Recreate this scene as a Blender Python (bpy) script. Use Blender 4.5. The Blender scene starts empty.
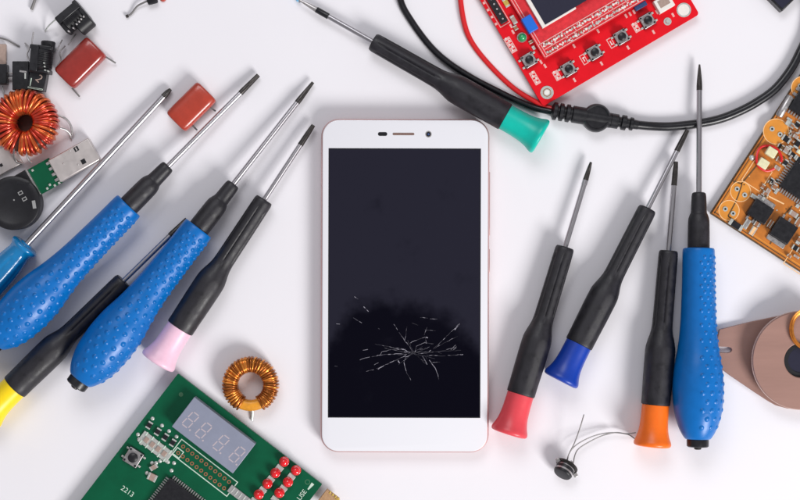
import bpy, bmesh, math, random
import numpy as np
from mathutils import Vector, Matrix

# ------------------------------------------------------------------ units
# geometry is written in "u"; 1 u = 0.45 mm (about one photo pixel at table level)
S = 0.00045
HC = 1555.0                      # camera height in u (0.70 m)
sc = bpy.context.scene
C = sc.collection
PI = math.pi
rnd = random.Random(7)

# ------------------------------------------------------------------ camera
cam_d = bpy.data.cameras.new('camera')
cam = bpy.data.objects.new('camera', cam_d); C.objects.link(cam)
cam.location = (0, 0, HC*S)
cam_d.sensor_width = 36; cam_d.lens = 36*HC/800
cam_d.clip_start = 0.01; cam_d.clip_end = 50
sc.camera = cam

# ------------------------------------------------------------------ world, lamps, exposure
w = bpy.data.worlds.new('World'); sc.world = w; w.use_nodes = True
bgn = w.node_tree.nodes['Background']
bgn.inputs['Color'].default_value = (0.93, 0.915, 0.955, 1)
bgn.inputs['Strength'].default_value = 0.34
def area(name, loc, target, size, power, col):
    d = bpy.data.lights.new(name, 'AREA'); d.shape = 'RECTANGLE'
    d.size, d.size_y = size; d.energy = power; d.color = col
    o = bpy.data.objects.new(name, d); C.objects.link(o); o.location = loc
    o.rotation_euler = (Vector(target)-Vector(loc)).to_track_quat('-Z', 'Y').to_euler()
    return o
area('softbox_key', (0.86, -1.02, 0.92), (0.0, 0.0, 0), (0.56, 0.56), 25.2, (1.0, 0.98, 0.965))
area('softbox_fill', (-0.15, 0.78, 1.0), (-0.03, 0.0, 0), (0.7, 0.5), 5.0, (0.97, 0.97, 1.0))
sc.view_settings.view_transform = 'Standard'
sc.view_settings.look = 'None'
sc.view_settings.exposure = 0.05
sc.view_settings.gamma = 1.0

# ------------------------------------------------------------------ materials
def lin(c):
    c = c/255.0
    return c/12.92 if c <= 0.04045 else ((c+0.055)/1.055)**2.4
def rgb(r, g, b, k=1.0): return (lin(r)*k, lin(g)*k, lin(b)*k, 1)
def mat(name, col, rough=0.5, metal=0.0, coat=0.0, noise=0.0, nscale=900, bump=0.0, bscale=2500,
        trans=0.0, spec=0.5, rvar=0.0, sss=0.0, aniso=None):
    m = bpy.data.materials.new(name); m.use_nodes = True
    nt = m.node_tree; p = nt.nodes['Principled BSDF']
    p.inputs['Base Color'].default_value = col
    p.inputs['Roughness'].default_value = rough
    p.inputs['Metallic'].default_value = metal
    p.inputs['Coat Weight'].default_value = coat
    p.inputs['Coat Roughness'].default_value = 0.12
    p.inputs['Specular IOR Level'].default_value = spec
    p.inputs['Transmission Weight'].default_value = trans
    if sss:
        p.inputs['Subsurface Weight'].default_value = sss
        p.inputs['Subsurface Scale'].default_value = 0.002
        p.inputs['Subsurface Radius'].default_value = (1, 1, 1)
    tc = nt.nodes.new('ShaderNodeTexCoord')
    mp = nt.nodes.new('ShaderNodeMapping'); nt.links.new(tc.outputs['Object'], mp.inputs['Vector'])
    if aniso: mp.inputs['Scale'].default_value = aniso
    if noise or rvar:
        n = nt.nodes.new('ShaderNodeTexNoise'); n.inputs['Scale'].default_value = nscale
        n.inputs['Detail'].default_value = 5; n.inputs['Roughness'].default_value = 0.6
        nt.links.new(mp.outputs['Vector'], n.inputs['Vector'])
        if noise:
            r = nt.nodes.new('ShaderNodeMapRange')
            r.inputs['From Min'].default_value = 0.3; r.inputs['From Max'].default_value = 0.7
            r.inputs['To Min'].default_value = 1-noise; r.inputs['To Max'].default_value = 1+noise
            nt.links.new(n.outputs['Fac'], r.inputs['Value'])
            mx = nt.nodes.new('ShaderNodeVectorMath'); mx.operation = 'SCALE'
            mx.inputs[0].default_value = col[:3]
            nt.links.new(r.outputs['Result'], mx.inputs['Scale'])
            nt.links.new(mx.outputs['Vector'], p.inputs['Base Color'])
        if rvar:
            r2 = nt.nodes.new('ShaderNodeMapRange')
            r2.inputs['From Min'].default_value = 0.3; r2.inputs['From Max'].default_value = 0.7
            r2.inputs['To Min'].default_value = max(0.02, rough-rvar); r2.inputs['To Max'].default_value = rough+rvar
            nt.links.new(n.outputs['Fac'], r2.inputs['Value'])
            nt.links.new(r2.outputs['Result'], p.inputs['Roughness'])
    if bump:
        n = nt.nodes.new('ShaderNodeTexNoise'); n.inputs['Scale'].default_value = bscale
        n.inputs['Detail'].default_value = 3
        nt.links.new(mp.outputs['Vector'], n.inputs['Vector'])
        b = nt.nodes.new('ShaderNodeBump'); b.inputs['Strength'].default_value = bump
        b.inputs['Distance'].default_value = 0.0002
        nt.links.new(n.outputs['Fac'], b.inputs['Height'])
        nt.links.new(b.outputs['Normal'], p.inputs['Normal'])
    return m

M = {}
M['table'] = mat('white_table', (0.825, 0.81, 0.85, 1), 0.45, noise=0.012, nscale=14, bump=0.08, bscale=700, spec=0.3)
M['blue'] = mat('blue_rubber', (0.0, 0.140, 0.475, 1), 0.33, noise=0.07, nscale=200, spec=0.38, rvar=0.04)
M['teal_blue'] = mat('clear_blue_plastic', (0.003, 0.20, 0.48, 1), 0.18, noise=0.1, nscale=200, coat=0.4)
M['black'] = mat('black_rubber', (0.0095, 0.0085, 0.013, 1), 0.48, noise=0.4, nscale=280, bump=0.3, bscale=3000, rvar=0.13, spec=0.55)
M['blackp'] = mat('black_plastic', (0.008, 0.008, 0.011, 1), 0.35, noise=0.2, nscale=500, bump=0.1, rvar=0.08)
M['blackcable'] = mat('black_cable_sheath', (0.006, 0.006, 0.009, 1), 0.3, noise=0.15, nscale=300, rvar=0.06)
M['steel'] = mat('brushed_steel', (0.47, 0.455, 0.48, 1), 0.32, metal=1.0, noise=0.08, nscale=250, aniso=(0.05, 1, 1))
M['darksteel'] = mat('blackened_steel', (0.055, 0.050, 0.048, 1), 0.36, metal=0.7, noise=0.35, nscale=900)
M['silver'] = mat('tin_plated_metal', (0.50, 0.48, 0.48, 1), 0.36, metal=0.85, noise=0.15, nscale=900, rvar=0.1)
M['usbmetal'] = mat('usb_shell_metal', (0.60, 0.555, 0.54, 1), 0.42, metal=0.6, noise=0.05, nscale=300, rvar=0.08)
M['pad'] = mat('solder_pad', (0.55, 0.57, 0.54, 1), 0.4, metal=0.45, noise=0.2, nscale=1500)
for nme, c in dict(pink=(240, 198, 218), yellow=(250, 215, 20), teal=(0, 188, 170), red_cap=(222, 72, 82),
                   blue_cap=(14, 60, 165), orange=(242, 112, 22)).items():
    M[nme] = mat(nme+'_plastic', rgb(*c), 0.36, noise=0.05, nscale=250, spec=0.45, sss=0.15)
M['phone_white'] = mat('white_front_glass', (0.79, 0.79, 0.835, 1), 0.12, spec=0.5)
M['rose'] = mat('rose_gold_frame', (0.66, 0.42, 0.41, 1), 0.3, metal=0.6, noise=0.03)
M['darkglass'] = mat('dark_glass', (0.01, 0.01, 0.013, 1), 0.1)
M['speaker'] = mat('brown_speaker_mesh', (0.20, 0.12, 0.10, 1), 0.5, noise=0.4, nscale=3000)
M['crack'] = mat('glass_crack', (0.30, 0.29, 0.34, 1), 0.35)
M['crackdim'] = mat('faint_glass_crack', (0.06, 0.057, 0.075, 1), 0.35)
M['pcb_green'] = mat('green_solder_mask', (0.0, 0.088, 0.038, 1), 0.38, noise=0.12, nscale=120, spec=0.25)
M['pcb_red'] = mat('red_solder_mask', (0.72, 0.007, 0.016, 1), 0.42, noise=0.07, nscale=150, spec=0.15)
M['pcb_red2'] = mat('lighter_red_solder_mask', (0.66, 0.035, 0.045, 1), 0.4, noise=0.18, nscale=500, spec=0.2)
M['pcb_orange'] = mat('orange_solder_mask', (0.53, 0.170, 0.022, 1), 0.35, noise=0.22, nscale=110, coat=0.2)
M['orange_light'] = mat('light_orange_mask', (0.70, 0.27, 0.035, 1), 0.35, noise=0.1, nscale=200, coat=0.2)
M['orange_dark'] = mat('board_edge_brown', (0.10, 0.05, 0.012, 1), 0.6, noise=0.3)
M['silk'] = mat('white_silkscreen', (0.78, 0.74, 0.70, 1), 0.6, noise=0.15, nscale=2500)
M['silkpink'] = mat('pink_silkscreen', (0.78, 0.42, 0.40, 1), 0.6, noise=0.3, nscale=2500)
M['silkorange'] = mat('pale_orange_silkscreen', (0.86, 0.52, 0.25, 1), 0.6, noise=0.15, nscale=2500)
M['silkgreen'] = mat('pale_green_silkscreen', (0.55, 0.68, 0.58, 1), 0.6, noise=0.15, nscale=2500)
M['led_red'] = mat('red_led_lens', (0.78, 0.012, 0.02, 1), 0.15, coat=0.6, sss=0.2)
M['led_green'] = mat('green_led_lens', (0.02, 0.35, 0.12, 1), 0.12, coat=0.6)
M['lcdface'] = mat('lavender_display_face', (0.25, 0.27, 0.355, 1), 0.32, noise=0.05, nscale=200)
M['segment'] = mat('unlit_segment', (0.46, 0.40, 0.44, 1), 0.5)
M['hole_brown'] = mat('copper_pad', (0.36, 0.16, 0.08, 1), 0.45, metal=0.3)
M['lcd'] = mat('dark_lcd_glass', (0.022, 0.022, 0.042, 1), 0.16, noise=0.05)
M['white_pl'] = mat('white_plastic', (0.80, 0.76, 0.72, 1), 0.45, noise=0.05)
M['blue_comp'] = mat('bright_blue_plastic', (0.006, 0.14, 0.66, 1), 0.4, noise=0.05)
M['dblue'] = mat('dark_blue_plastic', (0.02, 0.05, 0.16, 1), 0.4, noise=0.2)
M['capred'] = mat('red_capacitor_coating', (0.29, 0.022, 0.015, 1), 0.25, noise=0.12, nscale=250, coat=0.5, bump=0.15, bscale=500)
M['capred_light'] = mat('orange_red_capacitor_coating', (0.42, 0.042, 0.020, 1), 0.3, noise=0.12, nscale=250, coat=0.4, bump=0.2, bscale=500)
M['red_wire'] = mat('red_wire_sheath', (0.68, 0.016, 0.02, 1), 0.33, noise=0.05)
M['redlead'] = mat('red_wire_sleeve', (0.42, 0.02, 0.02, 1), 0.4)
M['copper'] = mat('gold_enamelled_wire', (0.80, 0.30, 0.055, 1), 0.24, metal=0.75, noise=0.2, nscale=500)
M['copperdark'] = mat('brown_enamelled_wire', (0.36, 0.11, 0.02, 1), 0.27, metal=0.7, noise=0.25, nscale=500)
M['core_amber'] = mat('amber_core', (0.72, 0.30, 0.02, 1), 0.4, noise=0.2, nscale=400)
M['copred'] = mat('red_enamelled_wire', (0.58, 0.050, 0.022, 1), 0.22, metal=0.6, noise=0.2, nscale=500, coat=0.4)
M['copor'] = mat('orange_enamelled_wire', (0.74, 0.16, 0.045, 1), 0.22, metal=0.7, noise=0.2, nscale=500)
M['core_dark'] = mat('dark_core', (0.07, 0.02, 0.01, 1), 0.5, noise=0.3)
M['brown'] = mat('dusty_rose_brown_metal', (0.37, 0.212, 0.175, 1), 0.42, metal=0.25, noise=0.07, nscale=120, bump=0.15, bscale=900, aniso=(0.15, 1, 1))
M['edge_light'] = mat('pale_rim_edge', (0.62, 0.45, 0.40, 1), 0.4, metal=0.3)  # disc rim, paler than the disc face
M['wiregrey'] = mat('dull_grey_wire', (0.20, 0.19, 0.19, 1), 0.45, metal=0.4)
M['blackmetal'] = mat('black_round_case', (0.010, 0.010, 0.013, 1), 0.42, noise=0.2, nscale=300, bump=0.1, spec=0.4)
M['tan'] = mat('tan_metal_tab', (0.46, 0.34, 0.29, 1), 0.4, metal=0.4, noise=0.1)
M['greymark'] = mat('grey_print', (0.30, 0.30, 0.30, 1), 0.5)
M['paleyellow'] = mat('pale_yellow_component', (0.74, 0.70, 0.45, 1), 0.4, noise=0.08)
M['lightblue'] = mat('light_blue_plastic', (0.18, 0.52, 0.80, 1), 0.35)
M['edge_green'] = mat('green_board_edge', (0.05, 0.16, 0.08, 1), 0.6, noise=0.2)
M['goldpad'] = mat('brass_contact', (0.72, 0.52, 0.12, 1), 0.35, metal=0.6, noise=0.2)
M['fr4'] = mat('tan_connector_plastic', (0.42, 0.25, 0.13, 1), 0.5, noise=0.2)

# ------------------------------------------------------------------ mesh builder
class MB:
    def __init__(s): s.v = []; s.f = []; s.mi = []; s.mats = []
    def _m(s, m):
        if m not in s.mats: s.mats.append(m)
        return s.mats.index(m)
    def add(s, vs, fs, m):
        k = len(s.v); i = s._m(m)
        s.v += [tuple(v) for v in vs]
        for f in fs: s.f.append([k+a for a in f]); s.mi.append(i)
        return s
    def box(s, c, size, m, rz=0.0, inset=0.0):
        x, y, z = size[0]/2, size[1]/2, size[2]/2
        cr, sr = math.cos(rz), math.sin(rz); vs = []
        for dz, q in ((-z, 0), (z, inset)):
            for dx, dy in ((-x+q, -y+q), (x-q, -y+q), (x-q, y-q), (-x+q, y-q)):
                vs.append((c[0]+dx*cr-dy*sr, c[1]+dx*sr+dy*cr, c[2]+dz))
        return s.add(vs, [(3, 2, 1, 0), (4, 5, 6, 7), (0, 1, 5, 4), (1, 2, 6, 5), (2, 3, 7, 6), (3, 0, 4, 7)], m)
    def loft(s, loops, m, cap=True):
        n = len(loops[0]); vs = [p for l in loops for p in l]; fs = []
        for k in range(len(loops)-1):
            for i in range(n):
                j = (i+1) % n
                fs.append((k*n+i, k*n+j, (k+1)*n+j, (k+1)*n+i))
        if cap:
            fs.append(tuple(reversed(range(n)))); fs.append(tuple((len(loops)-1)*n+i for i in range(n)))
        return s.add(vs, fs, m)
    def prism(s, pts, z0, z1, m, bev=0.0):
        # pts counter-clockwise
        lo = [(x, y, z0) for x, y in pts]
        if not bev: return s.loft([lo, [(x, y, z1) for x, y in pts]], m)
        cx = sum(p[0] for p in pts)/len(pts); cy = sum(p[1] for p in pts)/len(pts)
        ins = []
        for x, y in pts:
            d = math.hypot(x-cx, y-cy) or 1
            ins.append((x-(x-cx)/d*bev, y-(y-cy)/d*bev, z1))
        return s.loft([lo, [(x, y, z1-bev) for x, y in pts], ins], m)
    def cyl(s, c, r, z0, z1, m, n=24, bev=0.0, r1=None):
        r1 = r if r1 is None else r1
        L = [(z0, r), (z1-bev, r1), (z1, r1-bev)] if bev else [(z0, r), (z1, r1)]
        return s.loft([[(c[0]+q*math.cos(2*PI*i/n), c[1]+q*math.sin(2*PI*i/n), z) for i in range(n)] for z, q in L], m)
    def ring(s, c, ro, ri, z0, z1, m, n=40):
        loops = []
        for r, z in ((ri, z0), (ro, z0), (ro, z1), (ri, z1), (ri, z0)):
            loops.append([(c[0]+r*math.cos(2*PI*i/n), c[1]+r*math.sin(2*PI*i/n), z) for i in range(n)])
        return s.loft(loops, m, cap=False)
    def dome(s, c, r, z0, h, m, n=20, k=7):
        loops = []
        for j in range(k+1):
            a = j/k*PI/2*0.97
            loops.append([(c[0]+r*math.cos(a)*math.cos(2*PI*i/n), c[1]+r*math.cos(a)*math.sin(2*PI*i/n), z0+h*math.sin(a)) for i in range(n)])
        return s.loft(loops, m)
    def sweep(s, prof, m, org, ax, n=32, cap=True):
        # revolve profile [(x, r)] about the axis ax starting at org
        ax = Vector(ax).normalized(); up = Vector((0, 0, 1)) if abs(ax.z) < 0.9 else Vector((0, 1, 0))
        e1 = ax.cross(up).normalized(); e2 = e1.cross(ax).normalized(); o = Vector(org); loops = []
        for x, r in prof:
            loops.append([tuple(o+ax*x+(e1*math.cos(2*PI*i/n)+e2*math.sin(2*PI*i/n))*r) for i in range(n)])
        return s.loft([list(reversed(l)) for l in loops], m, cap)
    def tube(s, pts, r, m, n=10, closed=False):
        P = [Vector(p) for p in pts]; N = len(P); loops = []
        prev = None
        for i in range(N):
            if closed: t = (P[(i+1) % N]-P[i-1])
            else: t = P[min(i+1, N-1)]-P[max(i-1, 0)]
            t.normalize()
            if prev is None:
                a = Vector((0, 0, 1)) if abs(t.z) < 0.9 else Vector((1, 0, 0))
                e = t.cross(a).normalized()
            else:
                e = (prev-t*prev.dot(t)).normalized()
            prev = e; b = t.cross(e)
            rr = r[i] if isinstance(r, (list, tuple)) else r
            loops.append([tuple(P[i]+(e*math.cos(2*PI*k/n)+b*math.sin(2*PI*k/n))*rr) for k in range(n)])
        if closed: loops.append(loops[0])
        return s.loft(loops, m, cap=not closed)
    def ribbon(s, a, b, w0, w1, z, m):
        d = Vector((b[0]-a[0], b[1]-a[1])).normalized(); nx, ny = -d.y, d.x
        return s.add([(a[0]-nx*w0, a[1]-ny*w0, z), (b[0]-nx*w1, b[1]-ny*w1, z), (b[0]+nx*w1, b[1]+ny*w1, z), (a[0]+nx*w0, a[1]+ny*w0, z)], [(0, 1, 2, 3)], m)
    def text(s, body, c, size, z, m, rz=0.0):
        cu = bpy.data.curves.new('t', 'FONT'); cu.body = body; cu.size = size; cu.align_x = 'CENTER'; cu.align_y = 'CENTER'
        o = bpy.data.objects.new('t', cu); me = bpy.data.meshes.new_from_object(o)
        cr, sr = math.cos(rz), math.sin(rz)
        s.add([(c[0]+v.co.x*cr-v.co.y*sr, c[1]+v.co.x*sr+v.co.y*cr, z) for v in me.vertices], [tuple(p.vertices) for p in me.polygons], m)
        bpy.data.meshes.remove(me); bpy.data.objects.remove(o); bpy.data.curves.remove(cu)
        return s
    def rect_outline(s, cx, cy, w, h, t, z, m, rz=0.0):
        cr, sr = math.cos(rz), math.sin(rz)
        def q(x, y): return (cx+x*cr-y*sr, cy+x*sr+y*cr)
        A = [(-w/2, -h/2), (w/2, -h/2), (w/2, h/2), (-w/2, h/2)]
        B = [(-w/2+t, -h/2+t), (w/2-t, -h/2+t), (w/2-t, h/2-t), (-w/2+t, h/2-t)]
        vs = [q(*p)+(z,) for p in A]+[q(*p)+(z,) for p in B]
        return s.add(vs, [(i, (i+1) % 4, 4+(i+1) % 4, 4+i) for i in range(4)], m)
    def build(s, name, parent=None, bevel=0.0, smooth=True, angle=40, label=None, segs=2):
        me = bpy.data.meshes.new(name)
        me.from_pydata([(x*S, y*S, z*S) for x, y, z in s.v], [], s.f)
        for m in s.mats: me.materials.append(M[m])
        me.polygons.foreach_set('material_index', s.mi)
        if smooth:
            me.polygons.foreach_set('use_smooth', [True]*len(me.polygons))
            me.set_sharp_from_angle(angle=math.radians(angle))
        me.update()
        o = bpy.data.objects.new(name, me); C.objects.link(o)
        if parent is not None: o.parent = parent
        if bevel:
            b = o.modifiers.new('bevel', 'BEVEL'); b.width = bevel*S; b.segments = segs
            b.limit_method = 'ANGLE'; b.angle_limit = math.radians(40); b.harden_normals = False
        if label: o['label'] = label
        return o

def W(px, py, z=0.0):
    k = (HC-z)/HC
    return Vector(((px-400)*k, (250-py)*k, z))
class Thing:
    def __init__(s, name, label, cat, px, py, z=0.0, rot=0.0, group=None):
        p = W(px, py, z); s.o = Vector((p.x, p.y, z)); s.rot = rot
        s.e = bpy.data.objects.new(name, None); C.objects.link(s.e)
        s.e.empty_display_size = 0.01
        s.e.location = s.o*S; s.e.rotation_euler = (0, 0, rot)
        s.e['label'] = label; s.e['category'] = cat
        if group: s.e['group'] = group
    def L(s, px, py, z=0.0):
        # photo position of a point known to lie z above the table -> local coordinates
        d = W(px, py, z)-s.o; c, q = math.cos(-s.rot), math.sin(-s.rot)
        return (d.x*c-d.y*q, d.x*q+d.y*c, d.z)
    def D(s, px, py): # local point without height
        return s.L(px, py, s.o.z)
def spline(P, k=10):
    P = [Vector(p) for p in P]; Q = [P[0]*2-P[1]]+P+[P[-1]*2-P[-2]]; out = []
    for i in range(1, len(Q)-2):
        a, b, c, d = Q[i-1:i+3]
        for j in range(k):
            t = j/k
            out.append(0.5*((2*b)+(c-a)*t+(2*a-5*b+4*c-d)*t*t+(3*b-a-3*c+d)*t**3))
    out.append(P[-1]); return out
def interp(prof, x): return float(np.interp(x, [p[0] for p in prof], [p[1] for p in prof]))
def ang(ax, ay, bx, by): return math.atan2(-(by-ay), bx-ax)

# ------------------------------------------------------------------ the table
tb = MB(); tb.add([(-3300, -2800, 0), (3300, -2800, 0), (3300, 2800, 0), (-3300, 2800, 0)], [(0, 1, 2, 3)], 'table')
tbl = tb.build('table_top', smooth=False); tbl['kind'] = 'structure'

# ------------------------------------------------------------------ screwdrivers
def smoothprof(prof, k=6):
    return [(p.x, p.y) for p in spline([(a, b, 0) for a, b in prof], k)]
def tilt_pts(fn_rings, h0, slope):
    t = math.atan(slope); c, q = math.cos(t), math.sin(t)
    return lambda x, y, z: (x*c+z*q, y, h0-x*q+z*c)
def revolve(mb, xs, rad, m, T, n=32, a0=0.0, endcaps=True):
    loops = []
    for x in xs:
        l = []
        for i in range(n):
            a = -2*PI*i/n+a0
            r = rad(x, a)
            l.append(T(x, r*math.sin(a), r*math.cos(a)))
        loops.append([*l][::-1])
    # orientation: ring order chosen so that normals face out
    mb.loft([l[::-1] for l in loops], m, endcaps)
SCREWS = 'screwdrivers laid out around the phone'
def set_label(root, label, group=SCREWS): root['label'] = label; root['group'] = group

def make_big(kind, slope=0.0616, roll=0.0):
    """large driver with the dimpled blue grip; x = 0 at the rear end, 382 at the tip"""
    T = tilt_pts(None, 25.6+52*slope, slope)
    parts = []
    prof = smoothprof([(8, 12.2), (10, 14), (15, 17), (22, 20), (34, 23.3), (52, 25), (66, 24.8), (80, 23.4), (97, 20.4), (120, 17.9), (149, 16.7), (175, 16.1), (194, 15.9), (197.5, 15.0)], 5)
    # staggered bumps on the right-hand two thirds
    rows = []
    x = 20.0; k = 0
    while x < 193:
        r = interp(prof, x); step = 8.6 if x < 90 else 8.6-2.8*min(1, (x-90)/60)
        for j in range(-9, 10):
            th = (j+(0.5 if k % 2 else 0))*(10.0 if x < 90 else 10.0-3.0*min(1, (x-90)/60))/r
            if roll-0.62 < th < 1.9: rows.append((x, th, 2.35 if x < 100 else 1.85))
            if -2.9 < th-PI*1.05 < 0 and False: pass
        x += step; k += 1
    B = np.array(rows)
    nx, na = 400, 300
    xs = np.linspace(8, 197.5, nx); th = np.linspace(-PI, PI, na, endpoint=False)
    R = np.interp(xs, [p[0] for p in prof], [p[1] for p in prof])
    H = np.zeros((nx, na))
    for bx, bt, br in B:
        i0 = np.searchsorted(xs, bx-br-0.5); i1 = np.searchsorted(xs, bx+br+0.5)
        rr = float(np.interp(bx, xs, R))
        dth = (th-bt+PI) % (2*PI)-PI
        js = np.where(np.abs(dth)*rr < br+0.5)[0]
        if len(js) == 0: continue
        dx = xs[i0:i1][:, None]-bx; dy = dth[js][None, :]*rr
        q = np.clip(1-(dx*dx+dy*dy)/(br*br), 0, None)
        H[np.ix_(range(i0, i1), js)] = np.maximum(H[np.ix_(range(i0, i1), js)], 0.95*q**0.7)
    mb = MB(); loops = []
    for i in range(nx):
        rr = R[i]+H[i]
        loops.append([T(xs[i], -rr[j]*math.sin(th[j]), rr[j]*math.cos(th[j])) for j in range(na)])
    mb.loft(loops, 'blue')
    parts.append(mb.build('grip', angle=80))
    mb = MB()
    revolve(mb, [0, 1, 6.5, 8.4], lambda x, a: interp([(0, 9.6), (1, 10.8), (6.5, 11), (8.4, 10.6)], x), 'blackp', T, 28)
    revolve(mb, [-2.5, -1.8, 0.2], lambda x, a: interp([(-2.5, 2.6), (-1.8, 3.6), (0.2, 3.8)], x), 'darksteel', T, 16)
    parts.append(mb.build('end_cap', angle=35))
    mb = MB()
    pn = smoothprof([(197, 10.6), (200, 10.9), (216, 10.8), (226, 10.4), (231, 9.0), (234, 7.9), (245, 7.5), (250, 7.2), (252.6, 6.6), (253.6, 5.2)], 4)
    revolve(mb, [p[0] for p in pn], lambda x, a: interp(pn, x), 'black', T, 36)
    parts.append(mb.build('collar', angle=50))
    mb = MB(); revolve(mb, [252, 300, 357], lambda x, a: 2.75, 'steel', T, 20)
    parts.append(mb.build('shaft'))
    mb = MB()
    def tr(x, a): 
        if x < 361: return 2.9
        k = (x-361)/21
        if kind == 'blunt': return 2.9*(1-0.22*k)*(1-0.2*max(0, math.cos(6*a))*min(1, k*3))
        if kind == 'flat': return 2.9*(1-0.45*k)*(1-0.75*k*max(0, math.cos(a)**2))
        fl = 1-0.3*max(0, math.cos(4*a))*min(1, k*2.0)
        return max(0.5, 2.9*(1-0.66*k**1.6))*fl
    revolve(mb, [356.5, 357, 361, 364, 368, 372, 376, 380, 382, 382.6], tr, 'darksteel', T, 20)
    parts.append(mb.build('tip', angle=50))
    return parts
def make_precision(cap_mat, seed=0, blade='round'):
    """small black-bodied driver with a coloured swivel cap; x = 0 at the cap, 285 at the tip"""
    slope = 0.036; T = tilt_pts(None, 18.7+2*slope, slope); parts = []
    mb = MB(); pc = smoothprof([(0, 15.2), (0.8, 17.6), (2.5, 18.5), (5, 18.2), (10, 16.2), (17, 14.5), (26, 13.7), (34, 13.5), (41.5, 13.4)], 4)
    revolve(mb, [p[0] for p in pc], lambda x, a: interp(pc, x), cap_mat, T, 44)
    parts.append(mb.build('swivel_cap', angle=60))
    mb = MB(); pb = smoothprof([(41.8, 13.4), (42.6, 14.3), (52, 14.4), (75, 14.8), (96, 14.8), (104, 13.6), (112, 11.4), (119, 10.3), (130, 10.0), (160, 9.8), (188, 9.6), (193.5, 9.3), (195.5, 8.4)], 5)
    def rb(x, a):
        r = interp(pb, x)
        if 116 < x < 189:      # shallow lengthwise flutes on the thin part
            k = min(1, (x-116)/8, (189-x)/5)
            r -= 1.3*k*max(0, math.cos(6*a))**6
        elif 50 < x < 100:
            r += 0.12*math.cos(10*a)
        return r
    revolve(mb, [p[0] for p in pb], rb, 'black', T, 72)
    parts.append(mb.build('grip', angle=60))
    mb = MB(); revolve(mb, [193, 225, 250, 262] if blade != 'long' else [193, 225, 248], lambda x, a: 2.65, 'steel', T, 18)
    parts.append(mb.build('shaft'))
    mb = MB()
    def tr(x, a):
        if x < 266: return 2.95
        k = (x-266)/19
        if blade == 'long': return max(0.5, 2.5*(1-0.72*((x-266)/19)))*(1-0.4*abs(math.cos(a)))
        if blade == 'flat': return max(0.6, 2.9*(1-0.25*k))*(1-0.65*k*abs(math.cos(a)))
        if blade == 'cross': return max(0.6, 2.9*(1-0.55*k*k))*(1-0.3*min(1, 2*k)*max(0, math.cos(4*a)))
        return max(0.6, 2.85*(1-0.28*k*k))*(1-0.14*min(1, 3*k)*max(0, math.cos(6*a)))
    if blade == 'long':
        revolve(mb, [247, 247.4, 261, 261.5], lambda x, a: 3.1-(0.5 if x < 247.2 or x > 261.2 else 0), 'blackp', T, 24)
        revolve(mb, [261, 266, 270, 275, 280, 285], tr, 'silver', T, 24)
    elif blade == 'cross':
        revolve(mb, [261, 261.6, 264, 266], lambda x, a: 2.95, 'steel', T, 24)
        revolve(mb, [265.8, 268, 272, 276, 280, 283, 284.6, 285], tr, 'darksteel', T, 24)
    else: revolve(mb, [261, 261.6, 266, 268, 272, 276, 280, 283, 284.6, 285], tr, 'darksteel', T, 24)
    parts.append(mb.build('tip', angle=45))
    return parts
def place(parts, E, Tp, zE, zT, length, label, fresh=False):
    a = W(E[0], E[1], zE); b = W(Tp[0], Tp[1], zT)
    d = Vector((b.x-a.x, b.y-a.y)); 
    root = bpy.data.objects.new('screwdriver', None); C.objects.link(root); root.empty_display_size = 0.01
    root.location = (a.x*S, a.y*S, 0); root.rotation_euler = (0, 0, math.atan2(d.y, d.x))
    k = d.length/length; root.scale = (k, k, k)
    root['label'] = label; root['category'] = 'screwdriver'; root['group'] = SCREWS
    for p in parts:
        q = p if fresh else p.copy()
        if not fresh: C.objects.link(q)
        q.parent = root
    return root
big = make_big('flat')
place(big, (75.5, 386), (312.5, 83), 27, 5, 381, 'blue dimpled screwdriver between the yellow-capped and pink-capped ones, black rear cap visible', fresh=True)
place(make_big('blunt'), (-11, 347), (258.5, 75), 27, 5, 382, 'blue dimpled screwdriver beside the clear light blue one, its rounded end cut off', fresh=True)
bigr = make_big('point', slope=0.0535, roll=0.5)
place(bigr, (697.5, 447), (699.5, 65.5), 27, 8, 381, 'blue dimpled screwdriver pointing straight up, its shaft lying over the black cable', fresh=True)

place(make_precision('pink', blade='round'), (157, 363), (313.5, 125), 18, 8, 285, 'small black screwdriver with a pale pink swivel cap, left of the phone', fresh=True)
place(make_precision('yellow', blade='flat'), (-15, 416), (187, 219), 18, 8, 285, 'small black screwdriver with a yellow swivel cap at the left edge of the photo', fresh=True)
place(make_precision('teal', blade='long'), (541.5, 137.5), (296, -2), 18, 8, 285, 'small black screwdriver with a turquoise swivel cap above the phone', fresh=True)
place(make_precision('red_cap', blade='cross'), (508.5, 434), (591, 162), 18, 8, 285, 'small black screwdriver with a coral red swivel cap beside the lower right of the phone', fresh=True)
place(make_precision('blue_cap', blade='round'), (560, 381), (687.5, 130), 18, 8, 285, 'small black screwdriver with a dark blue swivel cap, tip pointing at the black cable', fresh=True)
place(make_precision('orange', blade='round'), (652, 446.5), (676, 161.5), 18, 8, 285, 'small black screwdriver with an orange swivel cap, touched by the thin transistor wires', fresh=True)

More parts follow.
